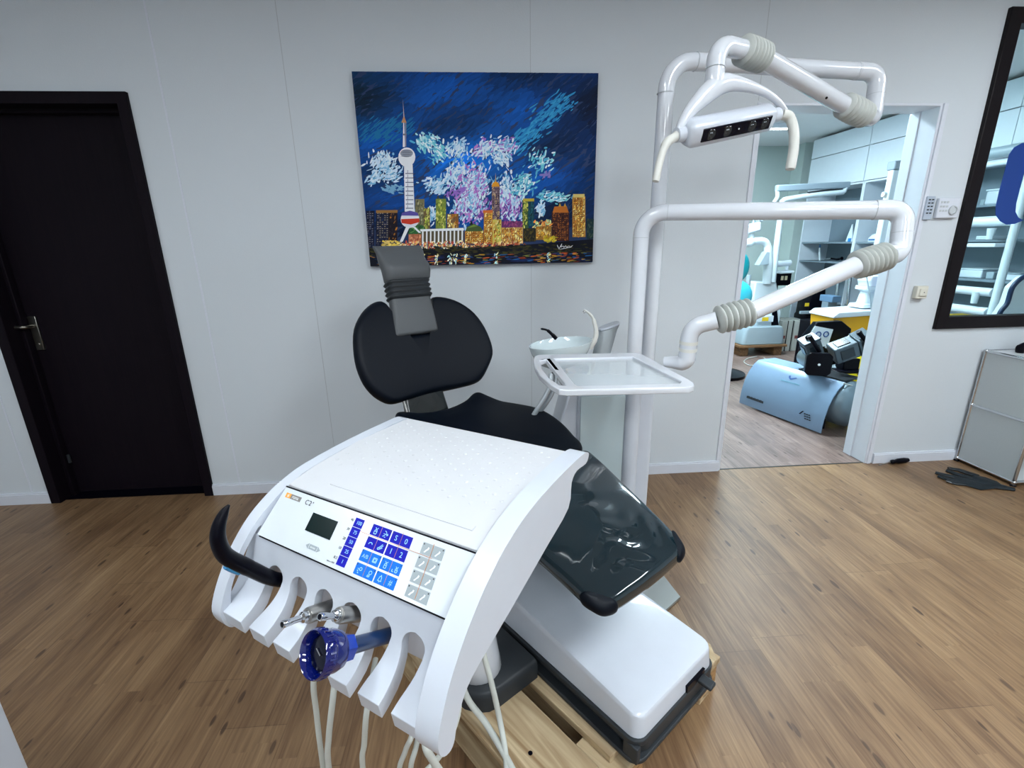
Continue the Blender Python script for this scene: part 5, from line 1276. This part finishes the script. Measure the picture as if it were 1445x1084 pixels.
# second dental unit standing on a small pallet
U = at(1080, 498, Z=.0); UY = 4.95
UY = 5.4; u2 = at(1080, 478, Y=UY)
xa = at(1048, 486, Y=UY).x; xb = at(1109, 486, Y=UY).x; zb0 = at(1080, 487, Y=UY).z; zb1 = at(1080, 462, Y=UY).z
t = T('wooden_dolly', 'low wooden dolly under the stored dental unit', 'dolly', ((xa+xb)/2, UY+.15, 0))
t.part('deck', MB().box(xa-.04, xb+.02, UY+.0, UY+.5, max(zb0-.03, .05), zb0-.002), wood_mat('dolly_wood', ((90, 62, 40), (140, 104, 70)), (4, 30, 30)), bevel=.004)
for x in (xa, xb-.12):
    t.part('block', MB().box(x, x+.1, UY+.03, UY+.45, 0, max(zb0-.031, .049)), wood_mat('dolly_block', ((80, 56, 36), (130, 96, 64)), (30, 4, 30)), bevel=.004)
t = T('stored_dental_unit', 'white dental unit with curved arm stored behind the doorway', 'dental unit', ((xa+xb)/2, UY+.2, zb0))
s = MB(); s.loft([[((xa+xb)/2+x, UY+.22+y, z) for x, y in rrect(-w_, w_, -.2, .2, .05, 4)] for z, w_ in ((zb0, (xb-xa)/2), (zb0+(zb1-zb0)*.8, (xb-xa)/2*.93), (zb1, (xb-xa)/2*.82))]); t.part('base', s, M_pale2, smooth=40, bevel=.008)
def pz(x, y, Y=UY+.12): return at(x, y, Y=Y)
a, b, c, d4 = pz(1070, 462), pz(1099, 462), pz(1096, 398), pz(1066, 398)
s = MB().prism([(a.x, a.z), (b.x, b.z), (pz(1103, 440).x, pz(1103, 440).z), (c.x, c.z), (d4.x, d4.z), (pz(1062, 425).x, pz(1062, 425).z)], lambda u, v, e: (u, e, v), UY+.12, UY+.34); t.part('tower', s, M_pale, bevel=.015)
s = MB().prism([(b.x-.10, b.z), (b.x-.005, b.z), (pz(1096, 436).x, pz(1096, 436).z), (pz(1090, 432).x, pz(1090, 432).z)], lambda u, v, e: (u, e, v), UY+.113, UY+.119); t.part('dark_flank', s, M_black)
e0, e1 = pz(1068, 446, UY+.1), pz(1090, 454, UY+.1); s = MB().box(e0.x, e1.x, UY+.085, UY+.118, e1.z, e0.z); t.part('front_box', s, M_shelf, bevel=.004)
e0, e1 = pz(1076, 448, UY+.08), pz(1084, 453, UY+.08); t.part('sticker', MB().box(e0.x, e1.x, UY+.079, UY+.084, e1.z, e0.z), mat('sticker_yellow', (222, 190, 40)))
s = MB().tube(spline([pz(1082, 400), pz(1084, 372), pz(1083, 350), pz(1078, 341), pz(1066, 340), pz(1060, 342)], 6), [.05]*7+[.046]*6+[.042]*18, 16); t.part('curved_arm', s, M_pale, smooth=60)
s = MB().ball(pz(1058, 342), .055, 8); t.part('joint', s, M_pale)
s = MB().tube([pz(1059, 340), pz(1061, 330)], .028, 12); t.part('neck', s, M_pale)
a = pz(1061, 322); s = MB().obox(a, (.085, 0, .02), (0, .05, 0), (-.01, 0, .05)); t.part('head', s, M_shelf, bevel=.02, bseg=3)
for x in (1063, 1070): s = MB().tube(spline([pz(x, 315), pz(x+1, 311), pz(x+6, 312)], 4), .012, 8); t.part('handle', s, M_pale2)
s = MB().tube([pz(1090, 398), pz(1095, 355), pz(1102, 300), pz(1104, 282)], [.036, .034, .030, .030], 14); t.part('long_post', s, M_pale, smooth=50)
# parallel arm on top
a0, a1 = pz(1095, 266), pz(1198, 261); t.part('upper_arm', MB().bar(a0, a1, .06, .07), mat('arm_greyblue', (140, 156, 168), .4), bevel=.012)
t.part('arm_link', MB().tube(spline([pz(1097, 268), pz(1097, 278), pz(1092, 286)], 4), .022, 10), M_pale)
t.part('lower_arm', MB().tube(spline([pz(1104, 284), pz(1112, 281), pz(1150, 275), pz(1190, 271)], 5), .03, 12), M_pale)
t.part('arm_link', MB().tube([pz(1190, 271), pz(1193, 264)], .03, 10), M_pale)
t.part('inner_rod', MB().tube([pz(1140, 273), pz(1188, 267)], .018, 10), M_dgrey)
# tray of the unit, blue-white
a = pz(1075, 365); t.part('instrument_tray', MB().prism([(pz(1063, 374).x, pz(1063, 374).z), (pz(1076, 373).x, pz(1076, 373).z), (pz(1078, 356).x, pz(1078, 356).z), (pz(1074, 355).x, pz(1074, 355).z)], lambda u, v, e: (u, e, v), UY, UY+.1), M_pale2, bevel=.004)
t.part('side_arm', MB().tube([pz(1095, 373, UY+.3), pz(1115, 371, UY+.3)], .035, 12), M_shelf); t.part('side_arm', MB().tube([pz(1112, 372, UY+.3), pz(1110, 381, UY+.3)], .018, 10), M_shelf)
t.part('side_plate', MB().bar(pz(1095, 384, UY+.3), pz(1114, 383, UY+.3), .2, .03), M_shelf, bevel=.008)
t.part('suction_pipe', MB().tube([pz(1057, 388, UY-.02), pz(1054, 412, UY-.02)], .026, 10), M_pale2)
q_ = pz(1100, 392, UY+.5)
t = T('switch_box', 'dark box with two pale buttons behind the stored dental unit', 'switch box', (q_.x, UY+.62, 0))
t.part('stand', MB().box(q_.x-.03, q_.x+.03, UY+.55, UY+.6, 0, q_.z-.1), M_dgrey); t.part('housing', MB().box(q_.x-.07, q_.x+.16, UY+.5, UY+.62, q_.z-.0995, q_.z+.06), M_black, bevel=.01)
for dx in (.02, .07): t.part('button', MB().box(q_.x+dx, q_.x+dx+.03, UY+.493, UY+.4995, q_.z-.03, q_.z+.02), mat('button_cream', (200, 190, 160), .5))
# teal chair pieces at the left edge of the doorway
q_ = at(1041, 420, Y=4.6)
t = T('teal_dental_chair', 'teal upholstered dental chair half hidden by the left doorway edge', 'dental chair', (q_.x, 4.6, 0))
s = MB(); c_ = at(1046, 377, Y=4.6); s.ball((c_.x-.02, 4.6, c_.z), .1, 10, (1.0, .5, 1.4)); t.part('headrest', s, M_teal, smooth=80)
s = MB(); c_ = at(1044, 418, Y=4.55); s.ball((c_.x-.04, 4.55, c_.z), .13, 10, (1.2, .8, 1.2)); t.part('arm_pad', s, mat('cyan_vinyl', (60, 190, 210), .35), smooth=80)
s = MB().tube([(q_.x-.07, 4.66, .02), (q_.x-.07, 4.66, 1.05)], .05, 12); t.part('stem', s, M_black); s = MB().lathe([(.25, 0), (.25, .03), (.06, .06)], (q_.x-.07, 4.66, 0), (0, 0, 1), 20); t.part('base', s, M_black)
q_ = at(1043, 473, Y=4.7); carton(1018, 1039, 461, 496, 5, 'brown carton at the left edge of the doorway', False, mat('carton_brown', (110, 84, 60), .8))
# cord loop on the floor
s = MB().tube(spline([V((*at(x, y+9, Z=.006).xy, .006)) for x, y in ((1068, 494), (1055, 497), (1050, 502), (1060, 507), (1075, 504), (1082, 500), (1078, 496))], 5), .005, 6)
single('extension_cord', s, M_gaiter, 'thin white cord looping on the storeroom floor', 'cord')

# yellow cabinet with white worktop
YY = 4.0
y0_ = at(1168, 442, Y=YY); y1_ = at(1262, 430, Y=YY)
t = T('yellow_counter', 'yellow fronted cabinet with a white top behind the compressor', 'cabinet', (2.95, YY+.2, 0))
tl, tr2 = at(1176, 449, Y=YY), at(1262, 441, Y=YY)
bl2, br2 = at(1210, 560, Y=YY), at(1262, 560, Y=YY)
xL = tl.x; xR = tl.x+.75; zT = tl.z
t.part('front', MB().prism([(xL, zT), (xL+.03, zT-.25), (xL+.10, 0), (xR, 0), (xR, zT+.03)], lambda u, v, e: (u, e, v), YY, YY+.30), mat('yellow_lacquer', (226, 170, 30), .35, noise=.05, nscale=5), bevel=.004)
t.part('worktop', MB().prism([(xL-.015, zT+.001), (xR, zT+.031), (xR, zT+.075), (xL+.03, zT+.05), (xL-.012, zT+.018)], lambda u, v, e: (u, e, v), YY-.02, YY+.31), M_shelf, bevel=.006)
t.part('joint_line', MB().box(at(1232, 470, Y=YY).x-.002, at(1232, 470, Y=YY).x+.002, YY-.001, YY+.001, .05, zT), M_seam)
zW = zT+.06
# white dental device on the counter
q_ = at(1222, 433, Y=YY+.15); zc_ = zW+.012
t = T('white_turbine_unit', 'white dental unit head with blue hoses standing on the yellow cabinet', 'dental unit', (q_.x, YY+.15, zc_))
def qz(x, y, Y=YY+.15): return at(x, y, Y=Y)
s = MB(); s.loft([[(cx_+x, YY+.16+y, z) for x, y in rrect(-w_, w_, -w_*.9, w_*.9, .03, 4)] for cx_, z, w_ in ((q_.x, zc_, .11), (q_.x, zc_+.03, .10), (q_.x, zc_+.035, .065), (q_.x+.005, zc_+.14, .055), (q_.x+.008, zc_+.16, .09), (q_.x+.01, zc_+.19, .09))]); t.part('pedestal', s, M_pale, smooth=40)
cz2 = zc_+.19
s = MB(); s.loft([[(q_.x+.03+x, YY+.16+y, z) for x, y in rrect(-w_, w_, -.08, .08, .02, 4)] for z, w_ in ((cz2+.0005, .08), (cz2+.05, .10), (cz2+.09, .085))]); t.part('head', s, M_shelf, smooth=40, bevel=.004)
M_hb = mat('hose_blue', (30, 60, 170), .35)
for dx in (0, .04): t.part('blue_hose', MB().tube(spline([(q_.x+dx, YY+.07, cz2+.08), (q_.x+dx-.01, YY+.04, cz2+.03), (q_.x+dx+.02, YY+.05, cz2-.03), (q_.x+dx+.06, YY+.06, cz2-.05)], 5), .009, 8), M_hb)
t.part('clear_hose', MB().tube(spline([qz(1222, 385, YY+.05), qz(1226, 410, YY+.0), qz(1230, 440, YY-.03), qz(1231, 480, YY-.03), qz(1230, 520, YY-.03)], 5), .006, 8), M_pale2)
# white post with flat cross bar (another stored unit), right side of doorway
t = T('stored_lamp_post', 'white square post with a flat cross bar near the right doorway edge', 'lamp post', (qz(1238, 425, 4.43).x, 4.43, 0))
def rz_(x, y): return at(x, y, Y=4.43)
t.part('post', MB().bar(V((rz_(1234, 420).x-.06, 4.43, .02)), rz_(1263, 240), .085, .06, (0, 1, 0)), M_pale, bevel=.012)
t.part('cross_bar', MB().bar(rz_(1257, 234), rz_(1290, 232), .09, .075), mat('arm_greyblue', (140, 156, 168)), bevel=.01)
t.part('base', MB().lathe([(.1, 0), (.1, .02), (.08, .06)], (rz_(1234, 420).x-.06, 4.43, 0), (0, 0, 1), 20), M_pale2)
t.part('swing_arm', MB().tube(spline([rz_(1246, 274), rz_(1256, 273), rz_(1270, 270), rz_(1284, 262)], 5), [.02]*5+[.03]*11, 12), M_pale, smooth=50)
t.part('hook', MB().tube(spline([rz_(1246, 275), rz_(1254, 278), rz_(1264, 274)], 5), .02, 10), M_cream)

# ---------------- compressor lying in front
ca0 = V((2.221, 3.74, 0)); ca1 = V((2.433, 3.015, 0)); cax = (ca1-ca0).normalized(); cs_ = V((-cax.y, cax.x, 0))  # outward right of axis
if cs_.x < 0: cs_ = -cs_
cp = T('air_compressor', 'silver dental air compressor with black twin motors just inside the doorway', 'compressor', tuple((ca0+ca1)/2))
LC_ = (ca1-ca0).length
M_silver = mat('silver_paint', (124, 146, 172), .3, metal=.3, noise=.02)
ztop = at(1065, 503, Y=3.74).z
# curved front shell
arc = [(0.0, .012), (.0, .06), (.008, .13), (.028, .21), (.062, .285), (.11, .345), (.155, .378)]
pf = arc+[(a+.004, b-.006 if i else b) for i, (a, b) in reversed(list(enumerate(arc)))]
def CP(a, b, e): return tuple(ca0+cs_*a+cax*e+V((0, 0, b)))
cp.part('front_shell', MB().prism(pf, CP, 0, LC_), M_silver, smooth=35, label='curved silver front cover')
cp.part('top_tray', MB().prism([(.155, .372), (.34, .372), (.34, .378), (.155, .378)], CP, .0, LC_*.55), mat('shell_blue', (150, 176, 200), .2, metal=.2))
tz = .205; tr_ = .17
cc0 = ca0+cs_*.24+V((0, 0, tz)); 
pf = [(.02, .0), (.09, .012), (.14, .04), (.165, .08), (tr_, .12), (tr_, LC_-.12+.12), (.165, LC_+.04), (.14, LC_+.08), (.09, LC_+.105), (.02, LC_+.115)]
cp.part('tank', MB().lathe([(r_, h_-.02) for r_, h_ in pf], cc0, cax, 32), mat('tank_grey', (116, 132, 142), .3, metal=.4), smooth=60, label='grey pressure tank')
cp.part('badge', MB().obox(cc0+cax*(LC_+.085)+V((0, 0, .06))+cs_*(.02), cax*.003, cs_*.014, (0, 0, .012)), M_dgrey)
for e in (.1, LC_-.1):
    for s_ in (-.12, .12): cp.part('foot', MB().box(*(lambda p: (p.x-.02, p.x+.02, p.y-.02, p.y+.02, 0, .09))(cc0+cax*e+cs_*s_)), M_black)
def shell_pt(t, e):  # point on shell for marks
    i = min(int(t*(len(arc)-1)), len(arc)-2); f_ = t*(len(arc)-1)-i; return arc[i][0]+(arc[i+1][0]-arc[i][0])*f_, arc[i][1]+(arc[i+1][1]-arc[i][1])*f_
def mark(t, e, st, size, m, nm='lettering'):
    def fn(x, y, z):
        a, b = shell_pt(max(0, min(.98, t+y/.5)), 0); p = ca0+cs_*(a-.002-z)+cax*(e+x)+V((0, 0, b+.0)); return p-cp.off
    return text(nm, st, size, fn, m, cp.root)
M_mk = mat('mark_blue', (30, 70, 130), .5); M_mk2 = mat('mark_teal', (96, 140, 160), .5)
def shell_patch(name, pts, m):
    """small printed mark on the curved shell; pts are (position along the shell, position up the arc)"""
    b_ = MB(); P_ = []
    for e, t_ in pts:
        a, b = shell_pt(t_, 0); P_.append(ca0+cs_*(a-.003)+cax*e+V((0, 0, b+.001)))
    n_ = len(P_); b_.add(P_+[p-cs_*.0015 for p in P_], [tuple(range(n_)), tuple(range(2*n_-1, n_-1, -1))]+[(i_, (i_+1) % n_, (i_+1) % n_+n_, i_+n_) for i_ in range(n_)])
    cp.part(name, b_, m, smooth=0)
shell_patch('logo', [(.355, .80), (.365, .76), (.385, .735), (.43, .79), (.42, .80), (.385, .765), (.372, .78), (.37, .81)], M_mk)
for i_ in range(12): shell_patch('lettering', [(.315+i_*.014, .70), (.325+i_*.014, .70), (.325+i_*.014, .675), (.315+i_*.014, .675)], M_mk2)
for i_ in range(11): shell_patch('lettering', [(.07+i_*.0155, .25+.01*(i_ % 2)), (.083+i_*.0155, .25), (.083+i_*.0155, .205), (.07+i_*.0155, .205)], M_ink)
shell_patch('logo', [(.56, .26), (.585, .33), (.595, .33), (.572, .26)], mat('deep_navy', (3, 6, 26)))
for r__ in range(3):
    for i_ in range(3): shell_patch('lettering', [(.60+i_*.018+r__*.006, .30-r__*.04), (.614+i_*.018+r__*.006, .30-r__*.04), (.614+i_*.018+r__*.006, .28-r__*.04), (.60+i_*.018+r__*.006, .28-r__*.04)], M_ink)
# motor block
def cpt(e, s_, z): return ca0+cax*e+cs_*s_+V((0, 0, z))
def cyl_head(c, ax_, sz, hub=True):
    ax_ = V(ax_).normalized(); u = ax_.cross(V((0, 0, 1))).normalized(); w_ = u.cross(ax_)
    return ax_, u, w_
mc0 = at(1153, 513, Y=3.20)
def face_sq(mb, c, ax_, h_, d_, ch_=.28):
    ax_, u, w_ = cyl_head(c, ax_, 0); pts = []
    for a, b in ((-1+ch_, -1), (1-ch_, -1), (1, -1+ch_), (1, 1-ch_), (1-ch_, 1), (-1+ch_, 1), (-1, 1-ch_), (-1, -1+ch_)): pts.append(u*a*h_+w_*b*h_)
    mb.loft([[V(c)+p+ax_*e for p in pts] for e in d_])
axm = V((-.35, -.85, .06))
s = MB(); face_sq(s, mc0, axm, .084, (0, .05)); cp.part('motor_cap', s, M_black, bevel=.008, label='black square motor cap')
s = MB().lathe([(.009, 0), (.009, .004)], mc0+axm.normalized()*.051, axm, 10); cp.part('cap_bolt', s, M_wink)
s = MB().tube([mc0, mc0-axm.normalized()*.30], .07, 20); cp.part('motor_body', s, mat('motor_grey', (110, 122, 128), .35, metal=.5))
def head3(px_, py_, Y_, a_, b__, c__, la_, lb_, lc_, endcap):
    c_ = at(px_, py_, Y=Y_); a_ = V(a_).normalized(); b__ = V(b__); b__ = (b__-b__.dot(a_)*a_).normalized(); c__ = a_.cross(b__)
    cp.part('cylinder_head', MB().obox(c_, a_*la_, b__*lb_, c__*lc_), mat('head_grey', (84, 96, 104), .35, metal=.4), bevel=.008)
    for sg in (-1, 1):
        f_ = MB(); f_.obox(c_+c__*sg*(lc_+.003), a_*la_*.55, b__*lb_*.6, c__*.003); cp.part('head_window', f_, mat('head_dark', (34, 44, 52), .2), bevel=.002)
        f_ = MB(); f_.obox(c_+b__*sg*(lb_+.003), a_*la_*.55, c__*lc_*.6, b__*.003); cp.part('head_window', f_, mat('head_dark', (34, 44, 52), .2), bevel=.002)
    f_ = MB(); f_.obox(c_+a_*endcap*(la_+.010), a_*.009, b__*lb_*1.08, c__*lc_*1.08); cp.part('end_plate', f_, mat('head_plate', (70, 82, 90), .3, metal=.4), bevel=.005)
    f_ = MB(); f_.ball(c_+a_*endcap*(la_+.03), .02, 6); cp.part('hose_fitting', f_, M_black)
head3(1145, 490, 3.32, (-.45, -.1, .75), (.8, -.2, .5), 0, .062, .056, .056, 1)
head3(1190, 494, 3.24, (.85, -.25, .42), (-.4, -.1, .85), 0, .080, .062, .066, 1)
head3(1216, 481, 3.40, (-.5, -.2, .7), (.8, -.2, .5), 0, .055, .050, .05, 1)
for (x0_, y0_, x1_, y1_, Y_) in ((1142, 474, 1156, 496, 3.21), (1211, 468, 1226, 486, 3.3)):
    cp.part('clamp_bar', MB().tube([at(x0_, y0_, Y=Y_), at(x1_, y1_, Y=Y_)], .016, 10), M_black)
s = MB(); p_ = at(1200, 522, Y=3.40); s.tube([at(1160, 528, Y=3.45), at(1206, 516, Y=3.40)], .05, 16); cp.part('crank_case', s, mat('motor_grey', (110, 122, 128)), smooth=50)
p_ = at(1203, 515, Y=3.33); cp.part('switch_box', MB().box(p_.x-.07, p_.x+.06, 3.33, 3.42, p_.z-.05, p_.z+.045), M_black, bevel=.008)
cp.part('pipe', MB().tube(spline([at(1184, 482, Y=3.3), at(1176, 494, Y=3.3), at(1165, 490, Y=3.36)], 5), .008, 8), M_chrome)
cp.part('pipe', MB().tube([at(1170, 491, Y=3.3), at(1200, 474, Y=3.3)], .009, 8), M_steel); cp.part('pipe', MB().tube([at(1182, 496, Y=3.28), at(1205, 480, Y=3.28)], .006, 8), M_chrome)
cp.part('mount_plate', MB().prism([(.16, .380), (.34, .380), (.34, .390), (.16, .390)], CP, LC_*.50, LC_*.98), M_dgrey)
cp.part('cable', MB().tube(spline([at(1216, 490, Y=3.35), at(1224, 500, Y=3.35), at(1222, 518, Y=3.35), at(1212, 530, Y=3.35)], 5), .014, 8), M_black)
cp.part('air_hose', MB().tube(spline([at(1190, 541, Y=3.05), at(1203, 544, Y=3.05), at(1218, 542, Y=3.08)], 5), .005, 8), M_gaiter)
cp.part('motor_mount', MB().box(*(lambda a: (a.x-.07, a.x+.16, 3.30, 3.46, .392, a.z-.02))(at(1180, 520, Y=3.4))), M_black, bevel=.006)
# crate with yellow label right behind
p_ = at(1214, 500, Y=3.72)
t = T('yellow_sack', 'bright yellow bag squeezed behind the compressor motor', 'bag', (p_.x+.05, 3.72, 0))
s = MB(); s.loft([[(p_.x+.05+x, 3.72+y, z) for x, y in rrect(-w_, w_, -.07, .07, .05, 4)] for z, w_ in ((0, .10), (.25, .12), (p_.z, .10), (p_.z+.07, .07))]); t.part('bag', s, mat('bag_yellow', (226, 206, 30), .4), smooth=60)
# black case with white label behind the compressor
p_ = at(1156, 467, Y=3.95)
t = T('black_case', 'black case with a white label showing round marks behind the compressor', 'case', (p_.x, 4.0, 0))
cw = .26; s = MB().prism([(p_.x-.16, 0), (p_.x+.26, 0), (p_.x+.26, p_.z+.02), (p_.x+.16, p_.z+.09), (p_.x-.07, p_.z+.085), (p_.x-.16, p_.z-.05)], lambda u, v, e: (u, e, v), 3.9, 4.0-.06+.02); t.part('shell', s, M_black, bevel=.008)
lb = MB().prism([(p_.x-.145, p_.z-.13), (p_.x+.06, p_.z-.13), (p_.x+.085, p_.z+.02), (p_.x-.085, p_.z+.055), (p_.x-.145, p_.z-.06)], lambda u, v, e: (u, e, v), 3.894, 3.8995); lab = t.part('label', lb, mat('label_white', (214, 224, 232), .5))
for dx in (-.035, .035): s = MB(); s.tube([(p_.x+dx-.01+.022*math.cos(R(k)), 3.892, p_.z-.02+.022*math.sin(R(k))) for k in range(0, 361, 20)], .005, 6); t.part('round_mark', s, mat('mark_blue', (30, 70, 130)), parent=lab)
p_ = at(1171, 460, Y=3.96)
t.part('latch', MB().box(p_.x-.03, p_.x+.05, 3.93, 3.955, p_.z-.04, p_.z+.05), M_black, bevel=.01); t.part('latch_pin', MB().lathe([(.016, 0), (.016, .01)], (p_.x, 3.93, p_.z), (0, -1, 0), 12), M_chrome)

# ---------------- things behind the window
XP = 4.12; P0 = at(1438, 300, X=XP); P0 = V((XP, P0.y, 0))
t = T('stored_arm_stand', 'upright stand with several white lamp arms in front of the shelves behind the window', 'dental unit', tuple(P0))
t.part('base', MB().lathe([(.14, 0), (.14, .02), (.05, .05)], P0, (0, 0, 1), 24), M_pale2)
t.part('post', MB().tube([P0+V((0, 0, .03)), P0+V((0, 0, at(1400, 212, X=XP).z+.05))], .028, 16), M_pale)
for x0, y0, r_, m_ in ((1386, 219, .042, M_pale2), (1384, 234, .022, M_shelf), (1364, 314, .040, M_shelf), (1346, 408, .034, M_shelf), (1342, 434, .036, M_shelf)):
    a = at(x0, y0, X=XP); b = V((XP, P0.y-.031-0, a.z))
    t.part('arm', MB().tube([a, V((XP, P0.y+.03, a.z))], [r_, r_], 18), m_, smooth=40)
a = at(1400, 322, X=XP-.03); b = at(1396, 338, X=XP-.03); t.part('bracket', MB().tube([a, b], [.03, .02], 12), M_pale)
a = at(1372, 346, X=XP-.03); b = at(1413, 345, X=XP-.03); t.part('bracket_plate', MB().bar(a, V((a.x, b.y, a.z)), .10, .03), M_shelf, bevel=.005)
a = at(1378, 412, X=XP-.03); b = at(1374, 428, X=XP-.03); t.part('bracket', MB().tube([a, b], [.028, .022], 12), M_pale)
def shelf_box(name, label, x0, x1, yb_, z0, h_, m, X=4.42, d_=.2, lid=None, cat='box'):
    ya = at(x0, yb_, X=X).y; yb2 = at(x1, yb_, X=X).y
    return box_item(name, label, X+d_/2, (ya+yb2)/2, z0+.001, d_, abs(ya-yb2), h_, m, cat, lid=lid)
shelf_box('stored_box', 'white lidded box on the upper open shelf behind the window', 1391, 1413, 275, kz(1.6), .115, M_shelf, lid=M_pale)
shelf_box('stored_box', 'grey box at the far left of the upper open shelf behind the window', 1383, 1389, 285, kz(1.6), .05, M_pale2)
shelf_box('stored_device', 'flat white device on the lower shelf at the left of the window', 1351, 1384, 392, kz(1.03), .07, M_shelf, lid=M_pale, cat='device')
shelf_box('stored_device', 'flat grey-white device beside the chair edge on the lower shelf', 1391, 1402, 388, kz(1.03), .06, M_pale2, cat='device')
shelf_box('stored_device', 'flat white device right of the navy chair edge on the lower shelf', 1414, 1440, 388, kz(1.03), .05, M_shelf, lid=M_pale2, cat='device')
shelf_box('paper_stack', 'leaning pale paper on the middle shelf behind the window', 1376, 1392, 340, kz(1.335), .03, M_pale, cat='papers')
shelf_box('stored_box', 'tall yellow box at the bottom left corner of the window', 1330, 1345, 448, .62, at(1338, 444, X=4.42).z-.62, mat('box_yellow', (214, 180, 50), .5))
shelf_box('stored_box', 'tall pale blue box low in the middle of the window', 1372, 1399, 446, .62, at(1385, 440, X=4.42).z-.62, mat('box_paleblue', (176, 200, 214), .5))

# chair back seen through the window
CY = 2.86; c_ = at(1440, 430, Y=CY)
t = T('white_backed_chair', 'white chair back edged in navy at the lower right of the window', 'chair', (c_.x+.08, CY, 0))
po = [at(x, y, Y=CY) for x, y in ((1408, 446), (1420, 428), (1428, 405), (1445, 390), (1465, 386), (1472, 446))]
pl2 = [(p.x, p.z) for p in po]; lowz = .62
t.part('back_pad', MB().prism(pl2+[(pl2[-1][0], lowz), (pl2[0][0]-.01, lowz)], lambda u, v, e: (u, e, v), CY, CY+.05), M_pale, bevel=.012)
t.part('edging', MB().tube(spline([V((pl2[0][0], CY-.005, lowz))]+[V((p[0], CY-.005, p[1])) for p in pl2[:5]], 5), .014, 10), mat('navy_edge', (14, 40, 74), .4), smooth=60)
t.part('stem', MB().box(c_.x+.03, c_.x+.08, CY+.01, CY+.04, .02, lowz-.001), M_dgrey); t.part('foot_plate', MB().box(c_.x-.08, c_.x+.16, CY-.1, CY+.14, 0, .02), M_dgrey, bevel=.004)

#==================================================================== LIGHT / VIEW
wld = bpy.data.worlds.new('world'); SC.world = wld; wld.use_nodes = True
wld.node_tree.nodes['Background'].inputs[0].default_value = (.75, .85, 1, 1); wld.node_tree.nodes['Background'].inputs[1].default_value = .3
SC.view_settings.view_transform = 'Standard'; SC.view_settings.look = 'None'; SC.view_settings.exposure = .06; SC.view_settings.gamma = 1; SC.view_settings.use_curve_mapping = False
